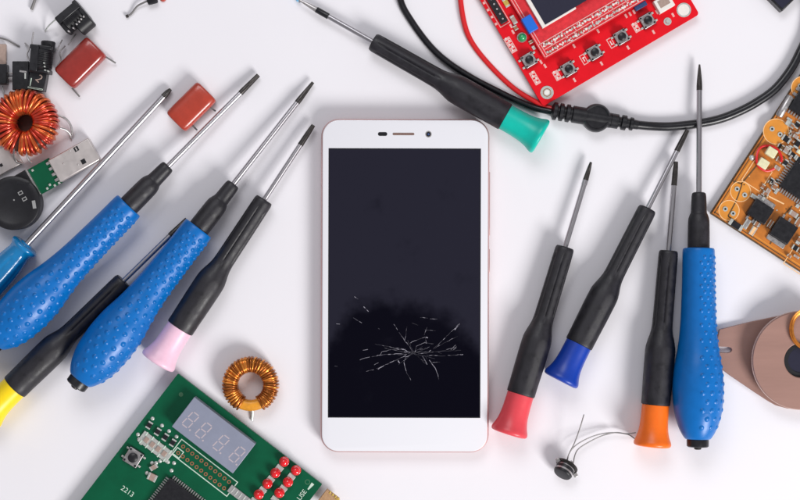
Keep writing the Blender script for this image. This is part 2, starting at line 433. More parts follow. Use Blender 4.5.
# light blue clear-handled driver
t = Thing('screwdriver', 'long steel screwdriver with a clear light blue handle at the left edge of the photo', 'screwdriver', 28, 247, 0, ang(28, 247, 171, 90), SCREWS)
T = lambda x, y, z: (x, y, 15.6+z-max(x, 0)*0.05)
mb = MB(); ph = smoothprof([(-125, 14), (-120, 16), (-60, 15.5), (-30, 14.8), (-16, 13), (-8, 11.8), (-4, 12.6), (-1, 14.6), (1.5, 14.6), (3, 12.5)], 5)
revolve(mb, [p[0] for p in ph], lambda x, a: interp(ph, x)-(0.8*max(0, math.cos(6*a))**4 if x < -14 else 0), 'teal_blue', T, 72)
mb.build('handle', t.e, angle=60)
mb = MB(); revolve(mb, [1, 3.2, 4.6], lambda x, a: interp([(1, 7), (3.2, 7), (4.6, 5.6)], x), 'teal_blue', T, 24); mb.build('handle_nose', t.e)
mb = MB(); revolve(mb, [3, 80, 203], lambda x, a: 3.1, 'steel', T, 20); mb.build('shaft', t.e)
mb = MB(); revolve(mb, [202.5, 203, 206, 209, 211.5, 213], lambda x, a: interp([(202.5, 3.2), (208, 3.1), (213, 1.6)], x)*(1-0.3*max(0, math.cos(4*a))*min(1, max(0, (x-203)/3))), 'darksteel', T, 24); mb.build('tip', t.e)

# ------------------------------------------------------------------ phone
def rrect(cx, cy, w, h, r, n=10):
    pts = []
    for (sx, sy, a0) in ((1, -1, -90), (1, 1, 0), (-1, 1, 90), (-1, -1, 180)):
        for i in range(n+1):
            a = math.radians(a0+90*i/n)
            pts.append((cx+sx*(w/2-r)+r*math.cos(a), cy+sy*(h/2-r)+r*math.sin(a)))
    return pts
ph = Thing('smartphone', 'white smartphone with a cracked black screen and rose gold rim, lying face up', 'smartphone', 404.9, 285.3, 0, math.radians(-0.15))
ZP = 17.5; k = (HC-ZP)/HC; pw, phh = 166.6*k, 332.6*k
mb = MB()
loops = []
for z, ins in ((0.2, 6), (1.2, 3.2), (3.5, 1.0), (7, 0.1), (11, 0.0), (14, 0.3), (15.7, 1.0), (16.2, 1.6)):
    loops.append([(x, y, z) for x, y in rrect(0, 0, pw-2*ins+2.4, phh-2*ins+2.0, 17.8-ins*0.7)])
mb.loft(loops, 'rose'); mb.build('frame', ph.e, angle=60)
mb = MB(); loops = []
for z, ins in ((16.0, 1.1), (16.9, 1.25), (17.3, 1.6), (ZP, 2.4)):
    loops.append([(x, y, z) for x, y in rrect(0, 0, pw-2*ins+1.4, phh-2*ins+1.2, 17-ins*0.6)])
mb.loft(loops, 'phone_white'); mb.build('front_glass', ph.e, angle=30)
# screen as a fine sheet carrying the leaked-ink patch
nt = bpy.data.materials.new('cracked_lcd'); nt.use_nodes = True; tr = nt.node_tree; p = tr.nodes['Principled BSDF']
at = tr.nodes.new('ShaderNodeAttribute'); at.attribute_name = 'leak'
tc = tr.nodes.new('ShaderNodeTexCoord'); nz = tr.nodes.new('ShaderNodeTexNoise'); nz.inputs['Scale'].default_value = 75; nz.inputs['Detail'].default_value = 6
tr.links.new(tc.outputs['Object'], nz.inputs['Vector'])
ad = tr.nodes.new('ShaderNodeMath'); ad.operation = 'MULTIPLY_ADD'; ad.inputs[1].default_value = 1.5; tr.links.new(nz.outputs['Fac'], ad.inputs[0]); tr.links.new(at.outputs['Fac'], ad.inputs[2])
mr = tr.nodes.new('ShaderNodeMapRange'); mr.interpolation_type = 'SMOOTHSTEP'; mr.inputs['From Min'].default_value = 0.9; mr.inputs['From Max'].default_value = 1.6
tr.links.new(ad.outputs[0], mr.inputs['Value'])
mx = tr.nodes.new('ShaderNodeMix'); mx.data_type = 'RGBA'; mx.inputs['A'].default_value = (0.0165, 0.0160, 0.0275, 1); mx.inputs['B'].default_value = (0.0012, 0.0010, 0.0050, 1)
tr.links.new(mr.outputs['Result'], mx.inputs['Factor']); tr.links.new(mx.outputs['Result'], p.inputs['Base Color'])
p.inputs['Roughness'].default_value = 0.12; p.inputs['Specular IOR Level'].default_value = 0.12
M['screen'] = nt
ZS = ZP+0.12
x0, y0, _ = ph.L(328.3, 417.2, ZS); x1, y1, _ = ph.L(480.6, 149.0, ZS)
NX, NY = 60, 100; vs = []; leak = []
bnd = [(0, 330), (10, 318), (25, 300), (45, 292), (72, 292), (90, 303), (105, 312), (125, 318), (140, 330), (152, 350)]
for j in range(NY+1):
    for i in range(NX+1):
        u, v = i/NX, j/NY
        vs.append((x0+(x1-x0)*u, y0+(y1-y0)*v, ZS))
        pyy = 417.2-268*v; b = interp(bnd, u*152)
        leak.append(max(0, min(1, (pyy-b+16)/46)))
mb = MB(); mb.add(vs, [(j*(NX+1)+i, j*(NX+1)+i+1, (j+1)*(NX+1)+i+1, (j+1)*(NX+1)+i) for j in range(NY) for i in range(NX)], 'screen')
scr = mb.build('screen', ph.e, smooth=False, label='black phone screen with an inky dark leak and a burst of cracks in its lower half')
atr = scr.data.attributes.new('leak', 'FLOAT', 'POINT'); atr.data.foreach_set('value', leak)
mb = MB(); mb.rect_outline((x0+x1)/2, (y0+y1)/2, x1-x0+0.8, y1-y0+0.8, 1.0, ZS+0.06, 'darkglass'); mb.build('screen_border', scr, smooth=False)
# cracks
mb = MB(); R2 = random.Random(3); zc = ZS+0.1
def crack(pts, w=0.32, br=1.0):
    P = [ph.L(330+x/4.545, 290+y/4.545, zc) for x, y in pts]; n = len(P)
    out = []
    for i in range(n-1):
        a, b = Vector(P[i][:2]), Vector(P[i+1][:2]); L = (b-a).length; kk = max(1, int(L/2.2))
        for q in range(kk):
            out.append(a.lerp(b, q/kk)+Vector((R2.uniform(-.28, .28), R2.uniform(-.28, .28))))
    out.append(Vector(P[-1][:2])); N = len(out)
    for i in range(N-1):
        if R2.random() < 0.05: continue
        f0 = 1-0.55*i/N; ww = w*f0*R2.uniform(0.5, 1.25)
        mb.ribbon(out[i], out[i+1], ww, ww*R2.uniform(.6, 1.1), zc, 'crack' if R2.random() < br else 'crackdim')
cr = [([(378, 290), (345, 305), (335, 330), (342, 355)], .42, .9), ([(342, 355), (350, 380), (368, 410)], .2, .4),
      ([(420, 300), (435, 325), (447, 352)], .42, .9), ([(450, 318), (478, 355), (490, 385), (495, 408)], .36, .8),
      ([(375, 292), (340, 272), (290, 268), (235, 282), (228, 296)], .34, .7), ([(350, 292), (300, 290), (240, 294), (160, 308), (135, 318)], .34, .7),
      ([(345, 298), (300, 318), (235, 348), (200, 362), (165, 370)], .3, .55), ([(240, 347), (218, 360)], .5, 1), ([(345, 270), (280, 260), (205, 246)], .2, .4),
      ([(150, 275), (172, 270)], .35, .8), ([(378, 285), (350, 240), (340, 232), (350, 165)], .25, .45), ([(350, 245), (320, 200), (290, 155)], .25, .4),
      ([(385, 285), (392, 255), (432, 238), (470, 245)], .25, .5), ([(365, 240), (395, 228), (430, 215), (445, 220)], .25, .45), ([(440, 170), (428, 205), (438, 240)], .22, .4),
      ([(450, 280), (490, 250), (530, 210), (590, 152)], .28, .6), ([(566, 182), (590, 155)], .5, 1), ([(470, 268), (520, 240), (580, 210)], .2, .4),
      ([(400, 290), (450, 285), (520, 275), (575, 258)], .25, .45), ([(440, 296), (500, 300), (560, 296), (605, 292)], .22, .4), ([(580, 292), (604, 294)], .4, .8),
      ([(550, 270), (570, 250), (575, 262), (560, 272)], .25, .6), ([(152, 75), (175, 98)], .35, .8), ([(110, 30), (128, 42)], .3, .5), ([(105, 126), (145, 150)], .32, .6),
      ([(28, 154), (45, 155)], .4, .7), ([(20, 345), (34, 347)], .35, .6), ([(455, 130), (488, 132)], .35, .7), ([(410, 125), (445, 128)], .22, .4),
      ([(430, 180), (480, 185)], .2, .3), ([(425, 212), (445, 216)], .5, .8), ([(310, 322), (316, 332)], .6, .7), ([(430, 238), (440, 242)], .6, .9),
      ([(360, 408), (368, 418)], .35, .6), ([(455, 330), (500, 328)], .18, .3), ([(220, 330), (190, 345)], .2, .4), ([(375, 150), (400, 160)], .15, .3), ([(220, 175), (226, 178)], .4, .4)]
for pts, ww, brr in cr: crack(pts, ww*0.85, brr*0.85)
for i in range(14):
    a = 2*PI*i/14+R2.uniform(-.1, .1); P_ = [(380+R2.uniform(-12, 12), 288+R2.uniform(-5, 5))]; l = R2.uniform(40, 190)*(0.6+0.4*abs(math.cos(a)))
    for q_ in range(1, 7):
        a += R2.uniform(-.22, .22); P_.append((P_[-1][0]+l/6*math.cos(a)*1.15, P_[-1][1]+l/6*math.sin(a)*0.5))
    crack(P_, 0.18, 0.12)
    if R2.random() < .6:
        b0 = P_[3]; aa_ = a+R2.choice((-.7, .7)); crack([b0, (b0[0]+25*math.cos(aa_), b0[1]+16*math.sin(aa_))], 0.16, 0.15)
mb.build('crack_lines', scr, smooth=False)
mb = MB(); q = ph.L(382.6, 134, ZP); mb.prism(rrect(q[0], q[1], 9.2, 3.8, 1.8, 5), ZP-0.1, ZP+0.1, 'darkglass'); mb.build('proximity_sensor', ph.e)
mb = MB(); q = ph.L(403.5, 134, ZP); mb.prism(rrect(q[0], q[1], 21.5, 2.4, 1.1, 5), ZP-0.1, ZP+0.12, 'speaker'); mb.build('earpiece', ph.e)
mb = MB(); q = ph.L(428.5, 134.2, ZP); mb.ring(q, 3.2, 2.3, ZP-0.1, ZP+0.12, 'silver', 24); mb.cyl(q, 2.4, ZP-0.1, ZP+0.08, 'darkglass', 24); mb.dome(q, 1.2, ZP, 0.3, 'dblue', 12, 3); mb.build('front_camera', ph.e)
for ya, yb, nm in ((172, 236, 'volume_button'), (249, 273, 'power_button')):
    mb = MB(); a = ph.L(489, ya, 9); b = ph.L(489, yb, 9)
    mb.box((pw/2+1.0, (a[1]+b[1])/2, 9), (1.8, abs(a[1]-b[1]), 4), 'rose'); mb.build(nm, ph.e, bevel=0.6)

# ------------------------------------------------------------------ test lead cable (one thing)
cb = Thing('test_lead', 'black cable with round moulded joint splitting into one black and one red wire', 'cable', 597, 117.5, 0, 0)
def path(t, P, z): return spline([t.L(x, y, zz if zz is not None else z) for x, y, zz in [(p[0], p[1], p[2] if len(p) > 2 else None) for p in P]], 10)
mb = MB(); mb.tube(path(cb, [(634, 124.5, 7), (650, 126, 5), (670, 126.5), (697, 123.8), (720, 119), (740, 111.2), (758, 101.5), (775, 89), (789, 72), (799, 54), (808, 30), (812, -20)], 4.6), 4.4, 'blackcable', 14)
mb.build('main_cable', cb.e)
mb = MB(); mb.tube(path(cb, [(398, -30), (400.5, 0), (412, 22), (430, 46), (448, 62.5), (472, 78), (492, 88.5), (512, 98.5), (532, 107), (548, 111, 5), (556, 112, 7)], 3.6), 3.4, 'blackcable', 12)
mb.build('black_wire', cb.e)
mb = MB(); mb.tube(path(cb, [(458, -30), (460.5, 0), (464, 22), (469.5, 38), (480, 54), (498, 74), (516, 90), (534, 101), (548, 107.5, 4), (556, 109, 6)], 2.9), 2.7, 'red_wire', 12)
mb.build('red_wire', cb.e)
mb = MB(); A = Vector(cb.L(551, 110.5, 8)); B = Vector(cb.L(638, 125, 7)); ax = (B-A).normalized()
Lt = (B-A).length
pr = []
def seg(x0, x1, r, e=0.8): pr.extend([(x0, r-e), (x0+e*.5, r), (x1-e*.5, r), (x1, r-e)])
pr.append((0, 4.2)); seg(2, 6, 9); pr.append((6.4, 6.0)); pr.append((8, 6.0)); seg(8.4, 12.4, 9); pr += [(12.8, 6.4), (14.6, 6.4)]; seg(15, 19, 9); pr += [(19.4, 7), (21, 7)]
seg(21.4, 36, 8.6); pr += [(60, 7.6)]; seg(60, 68, 7.4); pr += [(68.4, 5.2), (70.4, 5.2)]; seg(71, 76, 7.6); pr += [(76.4, 5), (79, 5)]; seg(79.4, 83, 6.6); pr += [(83.4, 4.8), (Lt, 4.6)]
mb.sweep(pr, 'blackp', A, ax, 24); mb.build('strain_relief', cb.e, angle=35)
mb = MB(); q = cb.L(597, 117.5, 14)
mb.loft([[(q[0]+r*math.cos(2*PI*i/40), q[1]+r*math.sin(2*PI*i/40), z) for i in range(40)] for z, r in ((0.2, 11.5), (1.5, 13.4), (4, 14.1), (11, 14.1), (13.2, 13.6), (14.4, 12.6), (14.6, 11.2), (14.0, 10.8), (14.0, 6), (14.1, 1))], 'blackp')
mb.build('round_joint', cb.e, angle=35)

# ------------------------------------------------------------------ helpers for electronics
def tact(t, x, y, zb, size, rot=0.0, name='push_button', cap='blackp', tall=6.5):
    """x, y local; little square switch"""
    mb = MB(); mb.box((x, y, zb+1.4), (size, size, 2.8), 'blackp', rot); mb.box((x, y, zb+3.4), (size*0.97, size*0.97, 1.2), 'silver', rot, 0.4)
    cr, sr = math.cos(rot), math.sin(rot)
    for dx in (-1, 1):
        for dy in (-1, 1):
            a, b = dx*size*0.37, dy*size*0.37
            mb.cyl((x+a*cr-b*sr, y+a*sr+b*cr), size*0.075, zb+3.9, zb+4.4, 'blackp', 10)
            a, b = dx*(size*0.5+1.2), dy*size*0.3
            mb.box((x+a*cr-b*sr, y+a*sr+b*cr, zb+0.6), (3.0, 2.0, 1.0), 'pad', rot)
    o = mb.build(name, t.e, bevel=0.25)
    mb = MB(); mb.cyl((x, y), size*0.29, zb+3.8, zb+tall, cap, 24, 0.5); mb.build('button_cap', o, angle=50)
    return o
def smd(t, x, y, zb, w, h, d, rot=0.0, body='blackp', ends='pad', name='resistor'):
    mb = MB(); mb.box((x, y, zb+d/2), (w*0.6, h, d), body, rot)
    cr, sr = math.cos(rot), math.sin(rot)
    for s_ in (-1, 1):
        a = s_*w*0.4; mb.box((x+a*cr, y+a*sr, zb+d*0.52), (w*0.2, h*1.02, d*1.04), ends, rot)
    return mb.build(name, t.e, bevel=0.15)
def qfp(t, x, y, zb, w, h, d, rot=0.0, pins=(12, 12), pl=2.6, name='chip', sides='lrtb', dot=True):
    mb = MB(); mb.box((x, y, zb+d/2+0.6), (w, h, d), 'blackp', rot, 0.5); o = mb.build(name, t.e, bevel=0.3)
    mb = MB(); cr, sr = math.cos(rot), math.sin(rot)
    def pin(a, b, sx, sy): mb.box((x+a*cr-b*sr, y+a*sr+b*cr, zb+0.7), (sx, sy, 1.2), 'silver', rot)
    for i in range(pins[0]):
        a = (i+0.5)/pins[0]*w*0.92-w*0.46
        if 't' in sides: pin(a, h/2+pl/2, w*0.92/pins[0]*0.5, pl)
        if 'b' in sides: pin(a, -h/2-pl/2, w*0.92/pins[0]*0.5, pl)
    for i in range(pins[1]):
        b = (i+0.5)/pins[1]*h*0.92-h*0.46
        if 'l' in sides: pin(-w/2-pl/2, b, pl, h*0.92/pins[1]*0.5)
        if 'r' in sides: pin(w/2+pl/2, b, pl, h*0.92/pins[1]*0.5)
    mb.build('pin_row', o, smooth=False)
    return o

# ------------------------------------------------------------------ red board (top)
RB = math.radians(30.55); ZB = 9.6
rb = Thing('circuit_board', 'red circuit board with dark display and five small push buttons along its edge', 'circuit board', 543, 106.5, 6.2, RB)
def rl(px, py, z=ZB): q = rb.L(px, py, z); return q[0], q[1]
# rb local z = world z - 6.2
zt = ZB-6.2
c0 = rl(543, 106.5); c1 = rl(699.5, 14.2)
Wd = c1[0]-c0[0]; pts = [(x+c0[0]+Wd/2, y+c0[1]+95) for x, y in rrect(0, 0, Wd, 190, 3.2, 5)]
mb = MB(); mb.prism(pts, 0, zt, 'pcb_red', 0.2); mb.build('board', rb.e, smooth=False)
mb = MB()
for px, py in ((600, 62), (520, 50), (560, 0), (660, 20), (690, -40), (480, -30)):
    x, y = rl(px, py); mb = MB(); mb.cyl((x, y), 1.5, -6.1, 0.2, 'pad', 10); mb.build('support_pin', rb.e)
for (bx, by) in ((529, 60), (568.5, 69), (594.5, 52.5), (621.5, 37), (647.5, 20.5)):
    x, y = rl(bx, by, ZB+3); tact(rb, x, y, zt, 13.6, tall=9)
def silkbox(px, py, w, h, rot, glyph, t=rb, z=zt, m='silkpink', zz=ZB, s=5):
    mb = MB(); q = t.L(px, py, zz); mb.rect_outline(q[0], q[1], w, h, 0.8, z+0.1, m, rot)
    if glyph: mb.text(glyph, (q[0], q[1]), s, z+0.1, m, rot)
    return mb
def label_part(mb, t, nm='printed_mark'): mb.build(nm, t.e, smooth=False)
for (px, py, w_, h_, fill) in ((557, 75.5, 6, 10, 1), (583.8, 59.5, 5.4, 10.5, 0), (611, 43, 5.4, 10.5, 0), (636, 27.5, 5.6, 10, 1), (535, 78, 6, 14, 1), (510.5, 45, 6.5, 16.5, 1)):
    q = rl(px, py); mm = MB(); mm.rect_outline(q[0], q[1], w_, h_, 0.85, zt+0.1, 'silkpink')
    if fill:
        n_ = int(h_/3.2)
        for i in range(n_):
            yy = q[1]-h_/2+h_*(i+0.5)/n_
            mm.box((q[0], yy, zt+0.08), (w_*0.7, 2.0, 0.2), 'silkpink'); mm.box((q[0]+(0.9 if i % 2 else -0.9), yy+1.2, zt+0.085), (1.6, 1.6, 0.2), 'silk')
    else:
        mm.box((q[0], q[1], zt+0.08), (0.9, 4.4, 0.2), 'silk'); mm.box((q[0]+0.4, q[1]+(1.8 if px < 600 else -1.8), zt+0.09), (2.6, 0.9, 0.2), 'silk')
    label_part(mm, rb)
mm = MB()
for (px, py) in ((574.5, 80), (601.5, 63.5), (628, 47.5), (653.5, 32), (598, 31), (540, 47), (541, 62), (545, 66), (574, 46), (630, 14), (626, 16), (634, 12), (513, 32), (511, 26), (656, 6), (657, 12), (673, 15)):
    q = rl(px, py); mm.box((q[0], q[1], zt+0.1), (2.0, 4.2, 0.3), 'silkpink')
for (px, py) in ((488, 10), (492, 17), (496, 24), (484, 3)):
    q = rl(px, py); mm.box((q[0], q[1], zt+0.1), (2.4, 2.4, 0.3), 'silkpink')
label_part(mm, rb)
mb = MB(); x, y = rl(547, 92.5); mb.ring((x, y), 6.6, 2.6, zt-0.1, zt+0.35, 'pad', 32); mb.cyl((x, y), 5, zt-0.1, zt+0.25, 'white_pl', 24); mb.ring((x, y), 4.2, 3.4, zt, zt+0.4, 'hole_brown', 24); mb.build('mounting_pad', rb.e)
mb = MB(); x, y = rl(683.8, 10); mb.ring((x, y), 7.2, 5.8, zt-0.1, zt+0.3, 'pad', 32); mb.cyl((x, y), 5.9, zt-0.1, zt+0.15, 'white_pl', 24); mb.build('mounting_pad', rb.e)
mb = MB(); x, y = rl(667.5, 21.5); mb.ring((x, y), 3.9, 2.2, zt, zt+0.35, 'pad', 20); mb.cyl((x+0.5, y), 2.2, zt, zt+0.8, 'pad', 12); mb.build('mounting_pad', rb.e)
# lcd module
zl = 13.0
a = rl(545, 59, zl+ZB-3); 
mb = MB(); mb.prism([(a[0], a[1]), (a[0]+170, a[1]), (a[0]+170, a[1]+120), (a[0], a[1]+120)], zt+4, zt+7, 'pcb_red2', 0.2)
lcdb = mb.build('display_module', rb.e, smooth=False); zm = zt+7
mb = MB()
for yy in (1.4, 15.2): mb.box((a[0]+85, a[1]+yy, zm+0.1), (166, 0.8, 0.3), 'silkpink')
for xx in (1.4, 4.0): mb.box((a[0]+xx, a[1]+58, zm+0.1), (0.7, 112, 0.3), 'silkpink')
mb.box((a[0]+85, a[1]+8.4, zm+0.1), (160, 0.7, 0.3), 'silkpink')
mb.build('printed_mark', lcdb, smooth=False)
mb = MB(); R3 = random.Random(11)
for i in range(52):
    for rw in (0, 1):
        x = a[0]+6+i*2.95; y = a[1]+4.6+rw*7.2
        mb.cyl((x+R3.uniform(-.3, .3), y+R3.uniform(-.5, .5)), R3.uniform(0.95, 1.3), zm, zm+R3.uniform(0.5, 1.3), 'pad' if R3.random() < .6 else 'silk', 8)
        if R3.random() < .6: mb.box((x+1.2, y+R3.uniform(-2, 2), zm+0.2), (R3.uniform(.6, 1.6), R3.uniform(.8, 2.2), .4), 'silk' if R3.random() < .7 else 'hole_brown')
for i in range(230):
    x = a[0]+R3.uniform(5, 160); y = a[1]+R3.choice((R3.uniform(2.4, 7.4), R3.uniform(9.4, 14.2)))
    mb.box((x, y, zm+0.12+i*0.001), (R3.uniform(.6, 1.8), R3.uniform(.6, 1.8), .2), R3.choice(('silk', 'silkpink', 'pad', 'silkpink')))
sj = mb.build('solder_joints', lcdb, smooth=False)
g = rl(544.8, 27, ZB+13)
mb = MB(); mb.box((g[0]+17, g[1]+50, zt+9.5), (38.5, 100, 5), 'white_pl'); 
lf = mb.build('display_frame', lcdb, bevel=0.4)
lf.data.transform(Matrix.Translation((0, 0, 0)))
mb = MB(); mb.box((g[0]+1.6+75, g[1]+1.8+50, zt+10.2), (150, 100, 4.4), 'lcd'); mb.build('display_glass', lcdb, smooth=False)
# blue trimmer, led, header, connector
x, y = rl(529.8, 23.8, ZB+10)
mb = MB(); mb.box((x, y, zt+5.5), (10.5, 16.5, 11), 'blue_comp'); mb.build('trimmer', rb.e, bevel=0.8)
mb = MB(); x, y = rl(522.3, 37, ZB+5); mb.cyl((x, y), 5.0, zt, zt+1.5, 'silver', 20); mb.dome((x, y), 4.3, zt+1.4, 5, 'led_green'); mb.build('led', rb.e)
x, y = rl(497, 9.5, ZB+5); mb = MB(); mb.box((x, y, zt+3.2), (7.4, 30, 6.4), 'blackp'); hd = mb.build('pin_header', rb.e, bevel=0.4)
mb = MB()
for i in range(5): mb.cyl((x, y-11+i*5.6), 1.0, zt+6, zt+7.2, 'silver', 8)
mb.build('pin', hd); mb = MB(); mb.rect_outline(x, y, 11.5, 34, 0.8, zt+0.1, 'silkpink'); label_part(mb, rb)
for (px, py, w_, h_, bd) in ((506, 3, 5, 9, 'goldpad'), (513.5, 20, 4.5, 9, 'tan'), (515.5, 28, 4, 5, 'hole_brown'), (504, 18, 3, 5, 'pad'), (517.5, 7, 3, 9, 'silkpink'), (531, 42, 5, 3, 'hole_brown'), (533.5, 48, 3, 4, 'pad'), (500, -6, 6, 6, 'tan')):
    x, y = rl(px, py); smd(rb, x, y, zt, h_, w_, 1.8, PI/2, bd)
x, y = rl(664, 3.5, ZB+7); mb = MB()
mb.box((x, y, zt+4.5), (17, 14, 9), 'white_pl'); cn = mb.build('white_connector', rb.e, bevel=0.5)
mb = MB(); mb.box((x, y+1, zt+9.1), (11, 7.5, 0.5), 'tan'); mb.build('socket', cn, bevel=0.1)
x, y = rl(640, 6.5); mb = MB(); mb.box((x, y, zt+2.5), (13, 5, 5), 'dblue'); mb.build('inductor', rb.e, bevel=0.5)

# ------------------------------------------------------------------ black module at top right
t = Thing('plastic_block', 'corner of a matte black block poking in at the top right edge', 'electronic part', 779.5, 13.2, 0, math.radians(45))
mb = MB(); mb.box((20, 20, 6), (40, 40, 12), 'blackp', 0.0)
mb.build('case', t.e, bevel=1.0)
mb = MB(); mb.box((20, 20, 12.05), (36, 36, 0.3), 'lcd'); mb.build('top_plate', t.e, bevel=0.1)

# ------------------------------------------------------------------ orange board (right)
OA = ang(709, 213, 800, 272); ZO = 7
ob = Thing('circuit_board', 'orange circuit board crowded with black chips, at the right edge', 'circuit board', 709, 213.5, 0, OA)
def ol(px, py, z=ZO): q = ob.L(px, py, z); return q[0], q[1]
mb = MB(); mb.box((110, 110+0.0, 4.0), (220, 220, 4.2), 'orange_dark'); mb.build('board_edge', ob.e, bevel=0.3)
mb = MB(); mb.box((110.4, 110.4, 6.5), (218.6, 218.6, 1.0), 'pcb_orange'); mb.build('board', ob.e, bevel=0.3)
mb = MB()
for x, y in ((8, 8), (8, 200), (60, 8), (100, 60)): mb = MB(); mb.cyl((x, y), 2, 0, 2.2, 'pad', 10); mb.build('support_pin', ob.e)
z = 7.05
mb = MB(); mb.box((60, 3.2, z), (116, 0.9, 0.15), 'orange_dark'); mb.box((3.2, 60, z), (0.9, 116, 0.15), 'orange_dark')
mb.box((60, 5.2, z+.02), (112, 1.1, 0.15), 'orange_light'); mb.box((5.4, 60, z+.02), (1.4, 108, 0.15), 'orange_light')
mb.build('board_trace', ob.e, smooth=False)
def capspot(cx, cy, r, holes):
    mb = MB(); x, y = ol(cx, cy); mb.cyl((x, y), r-0.6, z-0.1, z+0.12, 'orange_light', 36); mb.ring((x, y), r, r-0.8, z-0.05, z+0.18, 'silkorange', 36); o = mb.build('capacitor_footprint', ob.e)
    mb = MB()
    for hx, hy in holes:
        x, y = ol(hx, hy); mb.ring((x, y), 2.5, 1.1, z, z+0.7, 'pad', 16); mb.cyl((x, y), 1.1, z, z+0.4, 'blackp', 10)
    mb.build('pad', o)
capspot(776, 131.5, 13, ((772, 129), (780, 134.5))); capspot(740.5, 191.5, 10.5, ((737, 189), (744.6, 195))); capspot(729, 210.5, 10.5, ((725.2, 209), (733, 213.5))); capspot(803, 88, 12, ((800, 86),))
mb = MB()
for (px, py, w_, h_) in ((757, 176, 22, 24), (797, 262, 22, 18)):
    x, y = ol(px, py); mb.rect_outline(x, y, w_, h_, 0.9, z+0.12, 'silkorange')
for P in ([(733, 181), (742, 184), (738, 196), (735, 203), (728, 216), (736, 222)], [(741, 184), (748, 176), (757, 165)], [(770, 244), (785, 214), (792, 206)], [(752, 228), (768, 196), (784, 204)]):
    for i in range(len(P)-1):
        aa, bb = ol(*P[i]), ol(*P[i+1]); mb.ribbon(aa, bb, 0.7, 0.7, z+0.14, 'orange_dark' if P[0][0] != 752 else 'silkorange')
mb.build('printed_mark', ob.e, smooth=False)
for (px, py, w_, h_) in ((760.5, 211.5, 22, 19), (784, 230.5, 22, 21)):
    x, y = ol(px, py, ZO+6); mb = MB(); mb.box((x, y, z+3.4), (w_, h_, 6.4), 'blackp', 0, 0.6); o = mb.build('chip', ob.e, bevel=0.4)
    s_ = 1 if px < 770 else -1
    mb = MB(); mb.box((x, y+s_*(h_/2+2.4), z+1.0), (w_*0.92, 5, 1.6), 'silver'); mb.build('heat_tab', o, bevel=0.3)
    mb = MB()
    for q in (-.32, 0, .32): mb.box((x+q*w_, y-s_*(h_/2+2), z+0.9), (2.2, 4, 1.4), 'silver')
    mb.build('pin_row', o, bevel=0.2)
x, y = ol(801, 182, ZO+4); qfp(ob, x, y, z, 32, 30, 4, 0, (11, 10), 4.6)
x, y = ol(812, 108, ZO+4); qfp(ob, x, y, z, 40, 26, 4, 0, (12, 4), 3.4)
# metal can
p0 = ob.L(790.5, 96, ZO+3); p1 = ob.L(778.5, 117, ZO+3); mb = MB()
mb.sweep([(0, 3), (1, 3.8), (22, 3.8), (23.5, 3)], 'silver', p0, Vector(p1)-Vector(p0), 18); mb.build('metal_can', ob.e)
for (px, py) in ((771.8, 152.2), (763.6, 163.4)):
    x, y = ol(px, py, ZO+6); mb = MB(); mb.box((x, y, z+3), (10.5, 9, 6), 'paleyellow'); mb.build('yellow_component', ob.e, bevel=0.9)
mb = MB(); cx, cy = ol(767.5, 158.5)
mb.tube([(cx+12.5*math.cos(a_)*(1+0.06*math.sin(3*a_)), cy+12.5*math.sin(a_), z+3+1.2*math.sin(2*a_)) for a_ in np.linspace(0.3, 5.9, 40)], 1.25, 'red_wire', 8); mb.build('red_wire', ob.e)
mb = MB(); x, y = ol(752.5, 157.5, ZO+3); mb.dome((x, y), 3, z, 3, 'pad', 14); mb.build('solder_blob', ob.e)
R4 = random.Random(5)
for (px, py, w_, h_, r_, bd) in ((735.5, 225, 15, 6, 0, 'blackp'), (746, 224, 5, 10, 0, 'silver'), (752.5, 231, 5, 9, 0, 'silkorange'), (756, 224, 5, 5, 0, 'hole_brown'), (793, 214, 9, 5, 0, 'tan'), (798, 222, 6, 8, 0, 'hole_brown'),
        (786, 139, 9, 6, 0, 'blackp'), (793, 134, 8, 5, 0.3, 'hole_brown'), (797, 144, 9, 5, 1.57, 'blackp'), (786, 150, 7, 5, 1.57, 'tan'), (792, 155, 8, 4.5, 0, 'blackp'), (779, 160, 6, 5, 0, 'hole_brown'), (785, 163, 7, 4, 1.57, 'blackp'),
        (777, 168, 6, 4, 0, 'tan'), (799, 152, 6, 4, 0, 'paleyellow'), (789, 124, 8, 5, 0, 'pad'), (797, 125, 7, 5, 1.57, 'blackp'), (799, 160, 8, 5, 0, 'blackp'), (771, 181, 6, 4, 1.57, 'blackp'), (774, 187, 6, 4, 1.57, 'hole_brown'),
        (767, 192, 4, 7, 0, 'tan'), (795, 248, 7, 5, 0, 'blackp'), (799, 240, 6, 5, 1.57, 'hole_brown'), (770, 224, 4, 8, 0, 'hole_brown'), (754, 197, 8, 4, 0, 'pad'), (780, 146, 5, 4, 0, 'blackp')):
    x, y = ol(px, py); smd(ob, x, y, z, w_, h_, R4.uniform(1.5, 3.2), r_, bd)
for i in range(34):
    px, py = R4.choice(((792, 140), (788, 152), (795, 128), (796, 215), (795, 250), (770, 190)))
    px += R4.uniform(-8, 8); py += R4.uniform(-9, 9)
    x, y = ol(px, py); smd(ob, x, y, z+R4.uniform(0, .06), R4.uniform(3, 6), R4.uniform(2, 3.6), R4.uniform(1.0, 3.9), R4.choice((0, PI/2)), R4.choice(('blackp', 'tan', 'hole_brown', 'pad', 'orange_dark')))
mb = MB()
for i in range(90):
    px, py = R4.uniform(715, 800), R4.uniform(70, 270); x, y = ol(px, py)
    if x < 8 or y < 8: continue
    if R4.random() < .6: mb.cyl((x, y), R4.uniform(.5, .9), z-.1, z+R4.uniform(.1, .25), R4.choice(('pad', 'orange_dark', 'silkorange')), 8)
    else: mb.box((x, y, z+.05), R4.choice(((7, .7, .2), (.7, 8, .2), (3, 1, .2))), R4.choice(('orange_dark', 'silkorange', 'orange_light')))
mb.build('printed_mark', ob.e, smooth=False)

